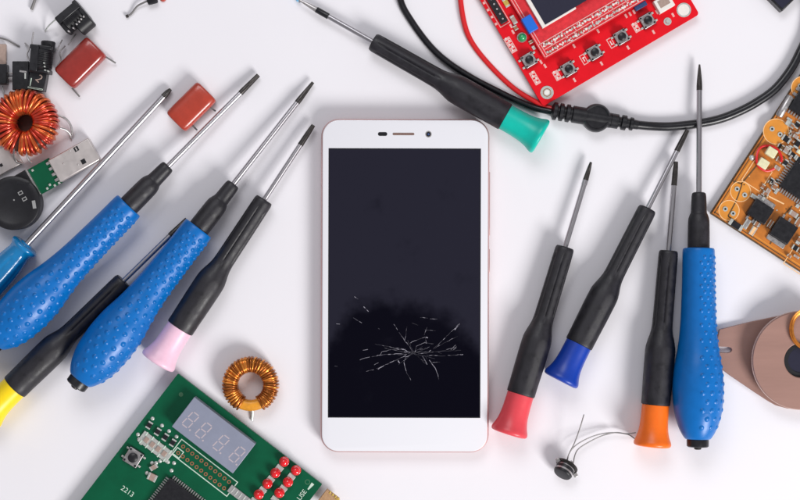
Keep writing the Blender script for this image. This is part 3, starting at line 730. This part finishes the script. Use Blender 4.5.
# ------------------------------------------------------------------ rose-brown bobbin with disc
t = Thing('coil_bobbin', 'rose-brown metal disc with a dark centre hole on a slotted mounting plate', 'coil bobbin', 801, 360, 0, 0)
def flatpts(P, z): return [t.L(x, y, z)[:2] for x, y in P]
P = [(719.5, 329.5), (717.5, 338), (716.8, 346.6), (728, 346.8), (731.2, 348), (732, 350), (731, 352), (728, 352.8), (716.6, 352.4), (717.2, 360), (718.5, 367), (730, 375.5), (755, 392.5), (768, 401), (776, 405.5), (787, 408.5), (801, 409.5), (860, 409), (880, 360), (870, 300), (800, 311.5), (781, 315.5), (750, 322)]
mb = MB(); mb.prism(flatpts(P, 5), 0.1, 5, 'brown'); mb.build('mounting_plate', t.e, bevel=0.5, angle=30)
mb = MB(); mb.cyl((0, 0), 36, 5, 15, 'blackmetal', 60); mb.build('core', t.e)
q = t.L(801.5, 360.5, 20)
mb = MB(); n = 96; loops = []
for r, zz in ((17, 15), (47.4, 15), (48.4, 15.8), (48.4, 19.2), (47.6, 20), (17.8, 20), (17, 19.4), (17, 15)):
    loops.append([(q[0]+r*math.cos(2*PI*i/n), q[1]+r*math.sin(2*PI*i/n), zz) for i in range(n)])
mb.loft(loops, 'brown', cap=False); ds = mb.build('flange_disc', t.e, angle=35)
mb = MB(); mb.ring(q, 48.9, 48.2, 16, 18.8, 'edge_light', 96); mb.build('disc_rim', ds)
mb = MB(); mb.ring(q, 16.8, 12.5, 14.9, 17, 'blackmetal', 48); mb.cyl(q, 12.6, 14.9, 16, 'lcd', 40); mb.build('centre_socket', t.e)
t = Thing('wire_ring', 'thin orange copper wire ring resting on the rose-brown disc', 'wire ring', 807, 329, 20, 0)
mb = MB()
for dz, dr in ((1.6, 0), (3.2, 1.6), (4.6, 0.2)):
    mb.tube([((15.5+dr)*math.cos(a_), (18+dr)*math.sin(a_), dz+0.3*math.sin(3*a_+dz)) for a_ in np.linspace(0, 2*PI, 72, endpoint=False)], 1.3, 'copper' if dz > 2 else 'copperdark', 8, closed=True)
mb.build('winding', t.e)

# ------------------------------------------------------------------ toroid coils
def toroid(t, R, a, b, zc, N, r, wm, cm, a0, a1, jit=0.12, layers=1, lead=None, seed=1):
    R5 = random.Random(seed)
    def sec(ps, e=0.0, p=0.62):
        c_, s_ = math.cos(ps), math.sin(ps)
        return (math.copysign(abs(c_)**p, c_)*(a+e), math.copysign(abs(s_)**p, s_)*(b+e))
    n = 80; m_ = 20; loops = []
    for j in range(m_+1):
        ro, zz = sec(2*PI*j/m_)
        loops.append([((R+ro)*math.cos(2*PI*i/n), (R+ro)*math.sin(2*PI*i/n), zc+zz) for i in range(n)])
    mb = MB(); mb.loft(loops, cm, cap=False); mb.build('core', t.e, angle=80)
    for l in range(layers):
        mb = MB(); K = 18
        e = r*0.9+l*r*0.8; NN = N if l == 0 else int(N*0.8)
        cur = a0+l*0.05; offs = [R5.uniform(-jit, jit) for _ in range(NN+2)]
        groups = {}
        for k_ in range(NN):
            P = []
            for j in range(K+1):
                f = k_+j/K; ps = 2*PI*j/K+PI
                o_ = offs[k_]*(1-j/K)+offs[k_+1]*(j/K)
                phi = a0+(a1-a0)*((f+o_)/NN)
                ro, zz = sec(ps, e+R5.uniform(-.12, .12)*r)
                P.append(((R+ro)*math.cos(phi), (R+ro)*math.sin(phi), zc+zz))
            mb.tube(P, r, wm[0] if R5.random() < 0.62 else wm[1], 7)
        mb.build('winding', t.e, angle=80)
t = Thing('toroid_coil', 'small gold copper-wound ring coil lying between the green board and the phone', 'coil', 251.6, 384, 0, 0)
toroid(t, 20.4, 5.5, 7.2, 9.6, 50, 1.0, ('copper', 'copperdark'), 'core_amber', math.radians(-64), math.radians(244), 0.2, 2)
mb = MB(); q0 = t.L(252, 405, 6); mb.tube(spline([q0, t.L(252.5, 412, 4), t.L(252, 420.5, 1.3)], 5), 1.25, 'pad', 8); mb.build('lead', t.e)
t = Thing('toroid_coil', 'large ring coil wound with glossy red and orange wire at the upper left', 'coil', 28.5, 124, 0, 0)
toroid(t, 20.9, 8.6, 10.5, 13.6, 40, 1.55, ('copred', 'copor'), 'core_dark', math.radians(-100), math.radians(250), 0.32, 2, seed=4)
mb = MB(); mb.cyl((0, 0), 13, 0.2, 2.2, 'core_dark', 32); mb.build('hole_shade_disc', t.e)  # dark disc added to stand in for the deep shade inside the coil hole
for P in ([(58, 115, 16), (66, 119, 14), (71, 126, 9), (72.5, 135, 3)], [(60, 128, 12), (66, 130, 9), (70, 134, 5), (71, 139, 1.5)], [(14, 148, 22), (13.5, 155, 14), (16, 161, 7), (22, 164, 5.2)], [(27, 146, 24), (26.5, 154, 18), (29, 160, 14), (32, 163, 13)]):
    mb = MB(); mb.tube(spline([t.L(*p_) for p_ in P], 6), 1.15, 'silver', 8); mb.build('lead', t.e)

# ------------------------------------------------------------------ red film capacitors
def film_cap(px, py, L_, Wd_, H_, rot, label, m, leads, g='red film capacitors'):
    t = Thing('capacitor', label, 'capacitor', px, py, 0, rot, g)
    mb = MB(); n = 20; loops = []
    for xx, k_ in ((-0.5, 0.72), (-0.492, 0.85), (-0.475, 0.94), (-0.44, 0.99), (-0.3, 1), (0.3, 1), (0.44, 0.99), (0.475, 0.94), (0.492, 0.85), (0.5, 0.72)):
        l = []
        for i in range(40):
            a_ = 2*PI*i/40; c_, s_ = math.cos(a_), math.sin(a_)
            y_ = math.copysign(abs(c_)**0.55, c_)*Wd_/2*k_; z_ = math.copysign(abs(s_)**0.75, s_)*H_/2*k_+H_/2
            l.append((xx*L_, y_, z_+0.2))
        loops.append(l)
    mb.loft(loops, m); mb.build('body', t.e, angle=60)
    for (p_, q_) in leads:
        mb = MB(); mb.tube([t.L(p_[0], p_[1], H_*0.45), t.L((p_[0]+q_[0])/2, (p_[1]+q_[1])/2, H_*0.4), t.L(q_[0], q_[1], 3)], 0.85, 'wiregrey', 8); mb.build('lead', t.e)
film_cap(82.5, 64, 47, 28.5, 17, math.radians(45), 'dark red film capacitor beside the black transformers at the top left', 'capred', (((106, 57), (115.5, 63)), ((72, 88), (79.5, 96.5))))
film_cap(192.5, 107.5, 44.5, 27.5, 15, math.radians(45), 'orange-red film capacitor alone between two screwdriver shafts', 'capred_light', (((209, 107), (215.5, 111)), ((192, 125), (197, 130))))

# ------------------------------------------------------------------ usb plug with green board
UA = ang(47, 160, 88, 137)
t = Thing('usb_stick', 'opened usb stick, bare metal plug with green board, under the red coil', 'usb stick', 60, 168, 0, UA)
c = t.L(74, 160, 11); mb = MB(); mb.box((c[0], c[1], 6), (46, 25, 10.5), 'usbmetal')
us = mb.build('plug_shell', t.e, bevel=1.2)
mb = MB()
for px, py in ((76.3, 149), (83.5, 161.5)): q = t.L(px, py, 11); mb.box((q[0], q[1], 11.2), (4.6, 4.8, 0.3), 'blackp')
for px, py in ((76.3, 149),): q = t.L(px, py, 11); mb.box((q[0], q[1], 11.4), (1.2, 3.4, 0.4), 'usbmetal')
mb.build('latch_hole', us, smooth=False)
mb = MB()
for px, py in ((70, 150.5), (63.5, 163.5), (78, 164.5)): q = t.L(px, py, 11); mb.dome((q[0], q[1]), 0.9, 11.1, 0.6, 'silver', 10, 3)
mb.build('dimple', us)
mb = MB(); c = t.L(45, 176, 7); mb.box((c[0]-1, c[1], 5.4), (26, 28, 3), 'pcb_green'); gb = mb.build('board', t.e, bevel=0.2)
mb = MB()
for k_ in range(4):
    mb.box((c[0]+10.2-1*k_*0.2, c[1]+9.5-k_*6.2, 7.6), (6.5, 2.8, 1.4), 'silver')
mb.build('contact', gb, bevel=0.3)
mb = MB(); mb.box((c[0]-12.6, c[1], 9), (1.8, 28, 6), 'silver')
for dx, dy in ((-4, -12), (0, -10), (4, -13), (-8, 11), (9, -13)): mb.box((c[0]+dx, c[1]+dy, 7.3), (2.2, 2.2, 1.2), 'pad')
mb.build('solder_pad', gb, bevel=0.2)
mb = MB(); mb.box((c[0]-31, c[1]-0.5, 6), (36, 30, 11), 'blackmetal'); mb.build('plastic_case', t.e, bevel=1.0)
t = Thing('buzzer', 'flat round black disc with a small slot, over the rear of the usb stick', 'buzzer', 13, 203, 11.6, UA)
mb = MB(); n = 72; q = t.L(13, 203, 19)
mb.loft([[(q[0]+r*math.cos(2*PI*i/n), q[1]+r*math.sin(2*PI*i/n), zz) for i in range(n)] for zz, r in ((-11.4, 24), (-11.2, 26), (5.6, 26.8), (6.8, 26.3), (7.4, 25.2), (7.4, 20), (7.2, 19.6), (7.2, 1))], 'blackmetal')
bz = mb.build('case', t.e, angle=30)
mb = MB(); q = t.L(34, 204.5, 19.2); mb.box((q[0], q[1], 7.6), (3.4, 8, 0.4), 'greymark', -0.35); mb.build('slot', bz, bevel=0.2)
mb = MB()
for px, py in ((20.5, 193), (24.5, 199)): q = t.L(px, py, 19); mb.rect_outline(q[0], q[1], 4.6, 3.6, 0.8, 7.5, 'greymark')
q = t.L(14, 200, 19); mb.cyl((q[0], q[1]), 0.8, 7.3, 7.5, 'greymark', 8)
mb.build('printed_mark', bz, smooth=False)
mb = MB(); q = t.L(23, 183, 19); mb.box((q[0], q[1], 7.5), (3, 13, 0.5), 'blackp', 0.9); mb.build('vent', bz, bevel=0.2)
# second plug under the toroid
t = Thing('metal_plug', 'plain grey metal plug shell partly hidden under the red coil, at the left edge', 'metal plug', 2, 166, 0, UA)
c = t.L(-3, 163, 8); mb = MB(); mb.box((c[0], c[1], 2.6), (44, 24, 5), 'usbmetal'); us = mb.build('shell', t.e, bevel=1)
mb = MB(); q = t.L(0.5, 165, 8); mb.box((q[0], q[1], 5.15), (3, 3, 0.3), 'blackp'); mb.build('latch_hole', us, smooth=False)

# ------------------------------------------------------------------ small transformers / inductors at the top left
def transformer(px, py, rot, label, lay):
    t = Thing('transformer', label, 'transformer', px, py, 0, rot, 'small black wire-wound transformers')
    mb = MB(); mb.sweep([(-10, 9.5), (-9, 10.4), (9, 10.4), (10, 9.5)], 'blackmetal', (0, 0, 10.6), (1, 0, 0), 32); mb.build('winding', t.e, angle=40)
    for x_, w_, h_ in ((-11.5, 20, 18), (11.5, 22, 19)):
        mb = MB(); mb.box((x_, 0, h_/2+0.3), (4.6, w_, h_), 'blackp'); mb.build('end_flange', t.e, bevel=1.2)
    mb = MB(); mb.box((0, 5, 20.4), (26, 8, 3), 'blackp'); mb.build('top_bar', t.e, bevel=0.8)
    mb = MB(); mb.tube([(-8.5+16*i/240, 10.8*math.cos(2*PI*i/20), 10.6+10.8*math.sin(2*PI*i/20)) for i in range(241)], 0.5, 'blackp', 6); mb.build('wire_turns', t.e, angle=80)
    return t
t = transformer(75, 19.5, math.radians(40), 'black wire-wound transformer with a row of bright pins, topmost beside the dark red capacitor', 0)
mb = MB()
for px, py in ((83.5, 16.5), (81, 19), (79, 21.5), (76.5, 24), (73.2, 27.8), (68.5, 31.0)):
    q = t.L(px, py, 22); mb.cyl((q[0], q[1]), 1.05, 16, 22.4, 'silver', 10, 0.4)
mb.build('pin', t.e)
mb = MB(); mb.tube(spline([t.L(*p_) for p_ in ((60, 18.5, 14), (56.5, 19, 13))], 4), 1.7, 'redlead', 8); mb.build('wire_sleeve', t.e)
mb = MB(); mb.tube(spline([t.L(*p_) for p_ in ((58, 18.5, 13), (55, 20, 12), (49, 25.5, 6), (45, 31, 1))], 6), 0.8, 'pad', 8); mb.build('lead', t.e)
mb = MB(); q = t.L(83, 22, 12); mb.sweep([(-8, 8.5), (-7, 9.6), (7, 9.6), (8, 8.5)], 'blackmetal', (q[0], q[1]-1, 9.8), (1, 0, 0), 28); mb.build('coil_drum', t.e, angle=40)
t = transformer(44, 61, math.radians(85), 'black wire-wound transformer standing between the black transistor and the dark red capacitor', 1)
mb = MB(); q = t.L(45.5, 47, 20); mb.sweep([(-3, 6.5), (6, 7.2), (7, 6.2)], 'blackmetal', (q[0], q[1], 10), (1, 0, 0), 24); mb.build('coil_drum', t.e, angle=40)
for P in ([(33, 50, 16), (32, 42, 15), (33.5, 32, 12)], [(57, 50, 12), (60, 44, 10), (62, 40, 6)], [(68, 45, 8), (73, 38, 5), (76, 34, 3)], [(57, 66, 10), (61, 60, 8), (60, 52, 9), (65, 46, 4)], [(31, 62, 14), (27, 55, 10), (29, 48, 6), (25, 43, 2)]):
    mb = MB(); mb.tube(spline([t.L(*p_) for p_ in P], 5), 0.75, 'silver', 8); mb.build('lead', t.e)
mb = MB()
for px, py in ((44, 63), (44.5, 66.5), (45, 70), (48, 71)): q = t.L(px, py, 22); mb.cyl((q[0], q[1]), 0.8, 18, 22.3, 'pad', 8)
mb.build('pin', t.e)
t = Thing('chip_component', 'small black square part printed with a pale mark, just above the red coil', 'electronic part', 37, 81, 0, math.radians(-10))
c = t.L(36.5, 81, 13); mb = MB(); mb.box((c[0], c[1], 6.4), (17, 18, 12.6), 'blackp'); bd = mb.build('body', t.e, bevel=0.9)
mb = MB(); mb.text('2', (c[0]+2, c[1]+2.6), 11, 12.85, 'tan', -0.6); mb.rect_outline(c[0], c[1]-7.5, 15, 1.6, 0.5, 12.85, 'silkgreen'); mb.box((c[0]-5.5, c[1]-2, 12.85), (1, 8, 0.2), 'silkgreen'); mb.build('printed_mark', bd, smooth=False)
t = Thing('transistor', 'black rectangular transistor with a silver dash, left of the wire-wound transformer', 'transistor', 20.5, 76, 0, 0)
c = t.L(20.5, 75.5, 12); mb = MB(); mb.box((c[0], c[1], 6.2), (16.5, 28.5, 12), 'blackp'); bd = mb.build('body', t.e, bevel=0.8)
mb = MB(); q = t.L(23, 71.5, 12.5); mb.box((q[0], q[1], 12.3), (7, 1.8, 0.4), 'silver', -0.15); mb.box((q[0]+2.2, q[1]-4, 12.3), (1.5, 6.5, 0.4), 'pad'); mb.build('printed_mark', bd, smooth=False)
for yy in (73, 78): 
    mb = MB(); q = t.L(10.5, yy, 5); mb.box((q[0], q[1], 4), (5, 2, 1.6), 'silver'); mb.build('lead', t.e, bevel=0.3)
t = Thing('transistor', 'black transistor with a tan metal tab, cut off by the left edge', 'transistor', 0, 68, 0, 0)
c = t.L(-2, 74, 10); mb = MB(); mb.box((c[0], c[1], 5.2), (17, 20, 10), 'blackp'); mb.build('body', t.e, bevel=0.8)
c = t.L(-2, 53, 4); mb = MB(); mb.box((c[0], c[1]-4, 2.4), (16, 26, 3.6), 'tan'); mb.build('metal_tab', t.e, bevel=0.6)
mb = MB(); mb.tube(spline([t.L(*p_) for p_ in ((2, 86, 3), (4, 94, 3), (5, 100, 2))], 4), 0.9, 'silver', 8); mb.build('lead', t.e)

def loose_wire(P, r, label, m='wiregrey'):
    P0 = P[0]; t = Thing('wire_offcut', label, 'wire', P0[0], P0[1], 0, 0)
    mb = MB(); mb.tube(spline([t.L(*p_) for p_ in P], 8), r, m, 8); mb.build('strand', t.e); return t
loose_wire([(-4, 37, 1), (6, 39.5, 2.5), (13, 43, 2), (19.5, 46.5, 1)], 0.9, 'thin bent grey wire at the left edge above the tan tab')
loose_wire([(31.5, 9.5, 1.6), (33.5, 4, 3), (37, -6, 5)], 1.5, 'short straight grey wire coming in at the top left edge')
t = loose_wire([(126.5, 16.2, 1.5), (131, 14, 1.7), (137, 6.5, 3), (143, 3, 4), (150, 0, 5)], 1.0, 'wavy grey lead wire ending in a small black part, at the top edge')
mb = MB(); mb.sweep([(0, 3.2), (1, 4), (9, 4), (10, 3)], 'blackmetal', t.L(147.5, 1.5, 5), (1, 0.25, 0), 16); mb.build('black_bead', t.e)
mb = MB(); mb.tube([t.L(126, 16.5, 1.9), t.L(128.5, 15.8, 1.9)], 1.6, 'darksteel', 8); mb.build('wire_end', t.e)
t = Thing('red_bead', 'tiny pink-red rounded part at the top edge, right of the wavy lead wire', 'electronic part', 163, -1.5, 0, 0)
mb = MB(); mb.dome((0, 0), 3.4, 0.2, 4, 'capred_light'); mb.build('body', t.e)
mb = MB(); mb.tube([(0, 2, 2), (1, 12, 1.2)], 0.8, 'pad', 8); mb.build('lead', t.e)
t = Thing('blue_plug', 'tiny light blue plastic tip at the top edge beside the turquoise screwdriver point', 'electronic part', 297, -2, 0, 0)
mb = MB(); mb.sweep([(0, 1.5), (1, 2.6), (14, 3.2), (15, 2.6)], 'lightblue', t.L(299.5, 1, 3.2), (-0.5, 0.8, 0), 16); mb.build('body', t.e)
mb = MB(); mb.sweep([(-1.5, 1.2), (0.4, 1.6)], 'steel', t.L(299.5, 1, 3.2), (-0.5, 0.8, 0), 12); mb.build('ferrule', t.e)

# ------------------------------------------------------------------ metal can transistor with three long wires
t = Thing('transistor', 'tiny round metal-can transistor with three long thin legs', 'transistor', 562, 472, 0, 0)
ax = Vector((-0.42, -0.62, 0.42)).normalized(); base = Vector(t.L(567, 465.5, 9.5))
mb = MB(); mb.sweep([(-0.8, 9.8), (-0.2, 11.6), (1.0, 11.6), (1.6, 10.2)], 'darksteel', base, ax, 30)
mb.build('flange', t.e, angle=30)
mb = MB(); mb.sweep([(1.4, 9.6), (2.2, 9.4), (10, 9.4), (11.4, 8.6), (11.8, 7)], 'blackmetal', base, ax, 30); cn = mb.build('can', t.e, angle=35)
mb = MB(); mb.sweep([(7.2, 9.6), (9.0, 9.65)], 'silver', base, ax, 30, cap=False); mb.sweep([(3.0, 9.55), (3.8, 9.55)], 'silver', base, ax, 30, cap=False); mb.build('band', cn)
mb = MB()
for px, py, z_ in ((575.5, 475, 9), (558, 460, 13), (571, 463, 13)):
    q = t.L(px, py, z_); mb.box(q, (4.2, 4.2, 2.2), 'silver', 0.6)
mb.box(t.L(563, 467, 15), (5, 4, 1.4), 'pad', -0.5)
mb.build('tab', t.e, bevel=0.5)
mb = MB()
for P in ([(566.5, 462, 11), (569, 454, 14), (574.5, 443, 18), (580, 428, 24), (584, 414.5, 26)],
          [(567, 461, 10), (570, 452, 11), (577, 444.5, 10), (590, 437.5, 8), (603, 433.6, 7), (616, 432.8, 6), (628, 434.5, 4), (634.5, 438.5, 2.2)],
          [(573, 465, 9), (575, 455, 9), (579, 448.5, 8), (590, 441.5, 7), (603, 435.5, 6), (616, 432.6, 6), (627, 433.8, 8), (636, 432.5, 9)]):
    m1 = MB(); m1.tube(spline([t.L(*p_) for p_ in P], 8), 0.6, 'wiregrey', 8); m1.build('leg', t.e)

# ------------------------------------------------------------------ green board (bottom left)
GA = ang(178, 374, 321, 484); ZG = 10.5
gb = Thing('circuit_board', 'green circuit board with a four-digit display and seven red lights', 'circuit board', 178, 374, 6.5, GA)
def gl(px, py, z=ZG): q = gb.L(px, py, z); return q[0], q[1]
z0 = ZG-6.5
c0 = gl(178, 373.5); c1 = gl(322, 484.5)
LW = c1[0]-c0[0]
mb = MB(); mb.prism([(x+c0[0]+LW/2, y+c0[1]-95) for x, y in rrect(0, 0, LW, 190, 0.8, 3)], 0, z0, 'pcb_green', 0.2); mb.build('board', gb.e, smooth=False)
mb = MB()
for x, y in ((20, -20), (150, -20), (30, -150), (150, -120), (90, -60)): mb = MB(); mb.cyl((x, y), 1.8, -6.4, 0.2, 'pad', 10); mb.build('support_pin', gb.e)
# display
za = z0+13; q = [gb.L(px, py, za+6.5) for px, py in ((195, 398.4), (255.6, 444), (232.5, 474), (171, 425))]
cx = sum(p_[0] for p_ in q)/4; cy = sum(p_[1] for p_ in q)/4
mb = MB(); mb.box((cx, cy, z0+6.5), (76, 36.5, 13), 'lcdface'); dp = mb.build('digit_display', gb.e, bevel=0.5)
mb = MB()
def seg7(x, y, h, w, sl):
    t_ = 0.62
    def bar(x0, y0, x1, y1):
        X0 = x+x0+y0*sl; X1 = x+x1+y1*sl; d = Vector((X1-X0, y1-y0)); d.normalize()
        mb.ribbon((X0+d.x*0.9, y+y0+d.y*0.9), (X1-d.x*0.9, y+y1-d.y*0.9), t_, t_, za+0.05, 'segment')
    for yy in (-h/2, 0, h/2): bar(-w/2, yy, w/2, yy)
    for xx in (-w/2, w/2): bar(xx, -h/2, xx, 0); bar(xx, 0, xx, h/2)
    mb.cyl((x+w/2+2.8-h/2*sl, y-h/2), 1.0, za-0.1, za+0.08, 'segment', 8)
for (px, py) in ((190.5, 420), (203.5, 430.5), (221, 443), (237, 454.5)):
    q_ = gb.L(px, py, za+6.5); seg7(q_[0], q_[1], 16.5, 7.6, 0.12)
mb.build('digit', dp, smooth=False)
# header outline with pads
q = [gl(*p_) for p_ in ((182, 440), (238, 480.5), (227, 496.6), (170, 454))]
hx = sum(p_[0] for p_ in q)/4; hy = sum(p_[1] for p_ in q)/4
mb = MB(); mb.rect_outline(hx, hy, 71, 18.5, 0.95, z0+0.12, 'silkgreen'); mb.rect_outline(hx-29.5, hy-4, 8.5, 8.5, 0.9, z0+0.14, 'silkgreen'); mb.build('printed_mark', gb.e, smooth=False)
mb = MB()
for i in range(11):
    for r_ in (-1, 1):
        mb.ring((hx-29.5+i*5.75, hy+r_*4), 2.0, 1.05, z0, z0+0.4, 'hole_brown', 14)
mb.build('pad_row', gb.e)
x, y = gl(240, 495.5); mb = MB(); mb.box((x, y, z0+1.2), (26, 8, 2.4), 'greymark')
for i in range(5): mb.box((x-9+i*4.6, y, z0+2.5), (1.2, 7, 0.4), 'pad')
mb.build('connector', gb.e, bevel=0.3)
# chip
x, y = gl(169.6, 474.5, ZG+4); w_ = 44
qfp(gb, x+w_/2+2, y-w_/2-2, z0, w_, w_, 4.5, 0, (16, 16), 3.4)
x, y = gl(133, 457.5, ZG+4); tact(gb, x, y, z0, 16.5, 0.1, cap='blackp', tall=7)
x, y = gl(155.5, 446.5); mb = MB(); mb.box((x, y, z0+0.8), (36, 12.5, 1.5), 'pad'); ar = mb.build('resistor_array', gb.e, bevel=0.3)
mb = MB()
for i in range(4): mb.box((x-11+i*7.4, y, z0+2.0), (4.4, 5.2, 1.4), 'tan')
for i in range(5): mb.box((x-14.5+i*7.4, y+5, z0+1.7), (1.2, 4, 0.6), 'silkgreen'); mb.box((x-14.5+i*7.4, y-5, z0+1.7), (1.2, 4, 0.6), 'silkgreen')
mb.build('resistor', ar, bevel=0.2)
for i, (px, py) in enumerate(((149.5, 425), (158, 431.5), (165.5, 437), (173, 442.5))):
    x, y = gl(px, py); smd(gb, x, y, z0, 7.5, 4.8, 2.2, PI/2+0.1, 'blackp')
mb = MB()
for (px, py) in ((152.5, 418.5), (162, 425.5), (169, 431), (176.5, 436.5), (138, 434.5), (141, 443), (147, 434), (171.5, 470.5), (168, 462), (160, 461), (174, 463), (152, 463), (147, 473), (156, 463), (139, 439)):
    x, y = gl(px, py); mb.dome((x, y), 2.0, z0, 0.9, 'pad', 12, 3)
mb.build('solder_pad', gb.e)
for (px, py, w2, h2, r_) in ((154, 467, 8, 4.4, 1.2), (152.5, 477, 9, 7, 0.2)):
    x, y = gl(px, py); smd(gb, x, y, z0, w2, h2, 2.6, r_, 'tan')
mb = MB(); x, y = gl(127.5, 491.5); mb.text('2213', (x, y), 7.2, z0+0.12, 'silkgreen', 0.05); x, y = gl(302, 495); mb.text('USE', (x, y), 6.8, z0+0.12, 'silkgreen', PI/2)
aa, bb = gl(308, 489.5), gl(313, 483.5); mb.ribbon(aa, bb, 0.7, 1.6, z0+0.12, 'silkgreen'); mb.ring(gl(307.5, 482), 2.6, 1.9, z0, z0+0.12, 'edge_green', 16)
mb.build('printed_mark', gb.e, smooth=False)
mb = MB(); x, y = gl(181, 394.5); mb.cyl((x, y), 2.2, z0, z0+0.2, 'edge_green', 14); mb.build('via', gb.e)
LEDP = ((283.8, 462.5), (275, 473.8), (267, 484.6), (258.3, 495.4), (295.6, 471.2), (287.5, 483), (279, 493.8))
for (px, py) in LEDP:
    x, y = gl(px, py, ZG+7); mb = MB(); mb.cyl((x, y), 5.0, z0, z0+2.4, 'led_red', 24, 0.4); mb.cyl((x, y), 4.4, z0+2.3, z0+5, 'led_red', 24); mb.dome((x, y), 4.4, z0+5, 4.2, 'led_red', 24); ld = mb.build('led', gb.e, angle=50)
    x, y = gl(px-4.2, py+5.4); mb = MB(); mb.box((x, y, z0+0.4), (7.5, 5, 0.8), 'pad', 0.0); mb.box((x-1, y-2.5, z0+0.6), (2, 2, 1.2), 'silver', 0.3); mb.build('solder_pad', ld, bevel=0.2)
# edge connector at the right corner
x, y = gl(329, 497); mb = MB(); mb.box((x+1.5, y-3, z0-0.6), (16, 17, 5.5), 'fr4'); ec = mb.build('edge_connector', gb.e, bevel=0.6)
mb = MB()
for i in range(4): mb.box((x+8.5, y+3.6-i*4.4, z0+1.4), (4.5, 1.9, 3.2), 'goldpad'); mb.box((x-2+i*3.4, y+4.6, z0+2.4), (1.5, 3, 0.6), 'goldpad')
mb.build('contact', ec, bevel=0.2)
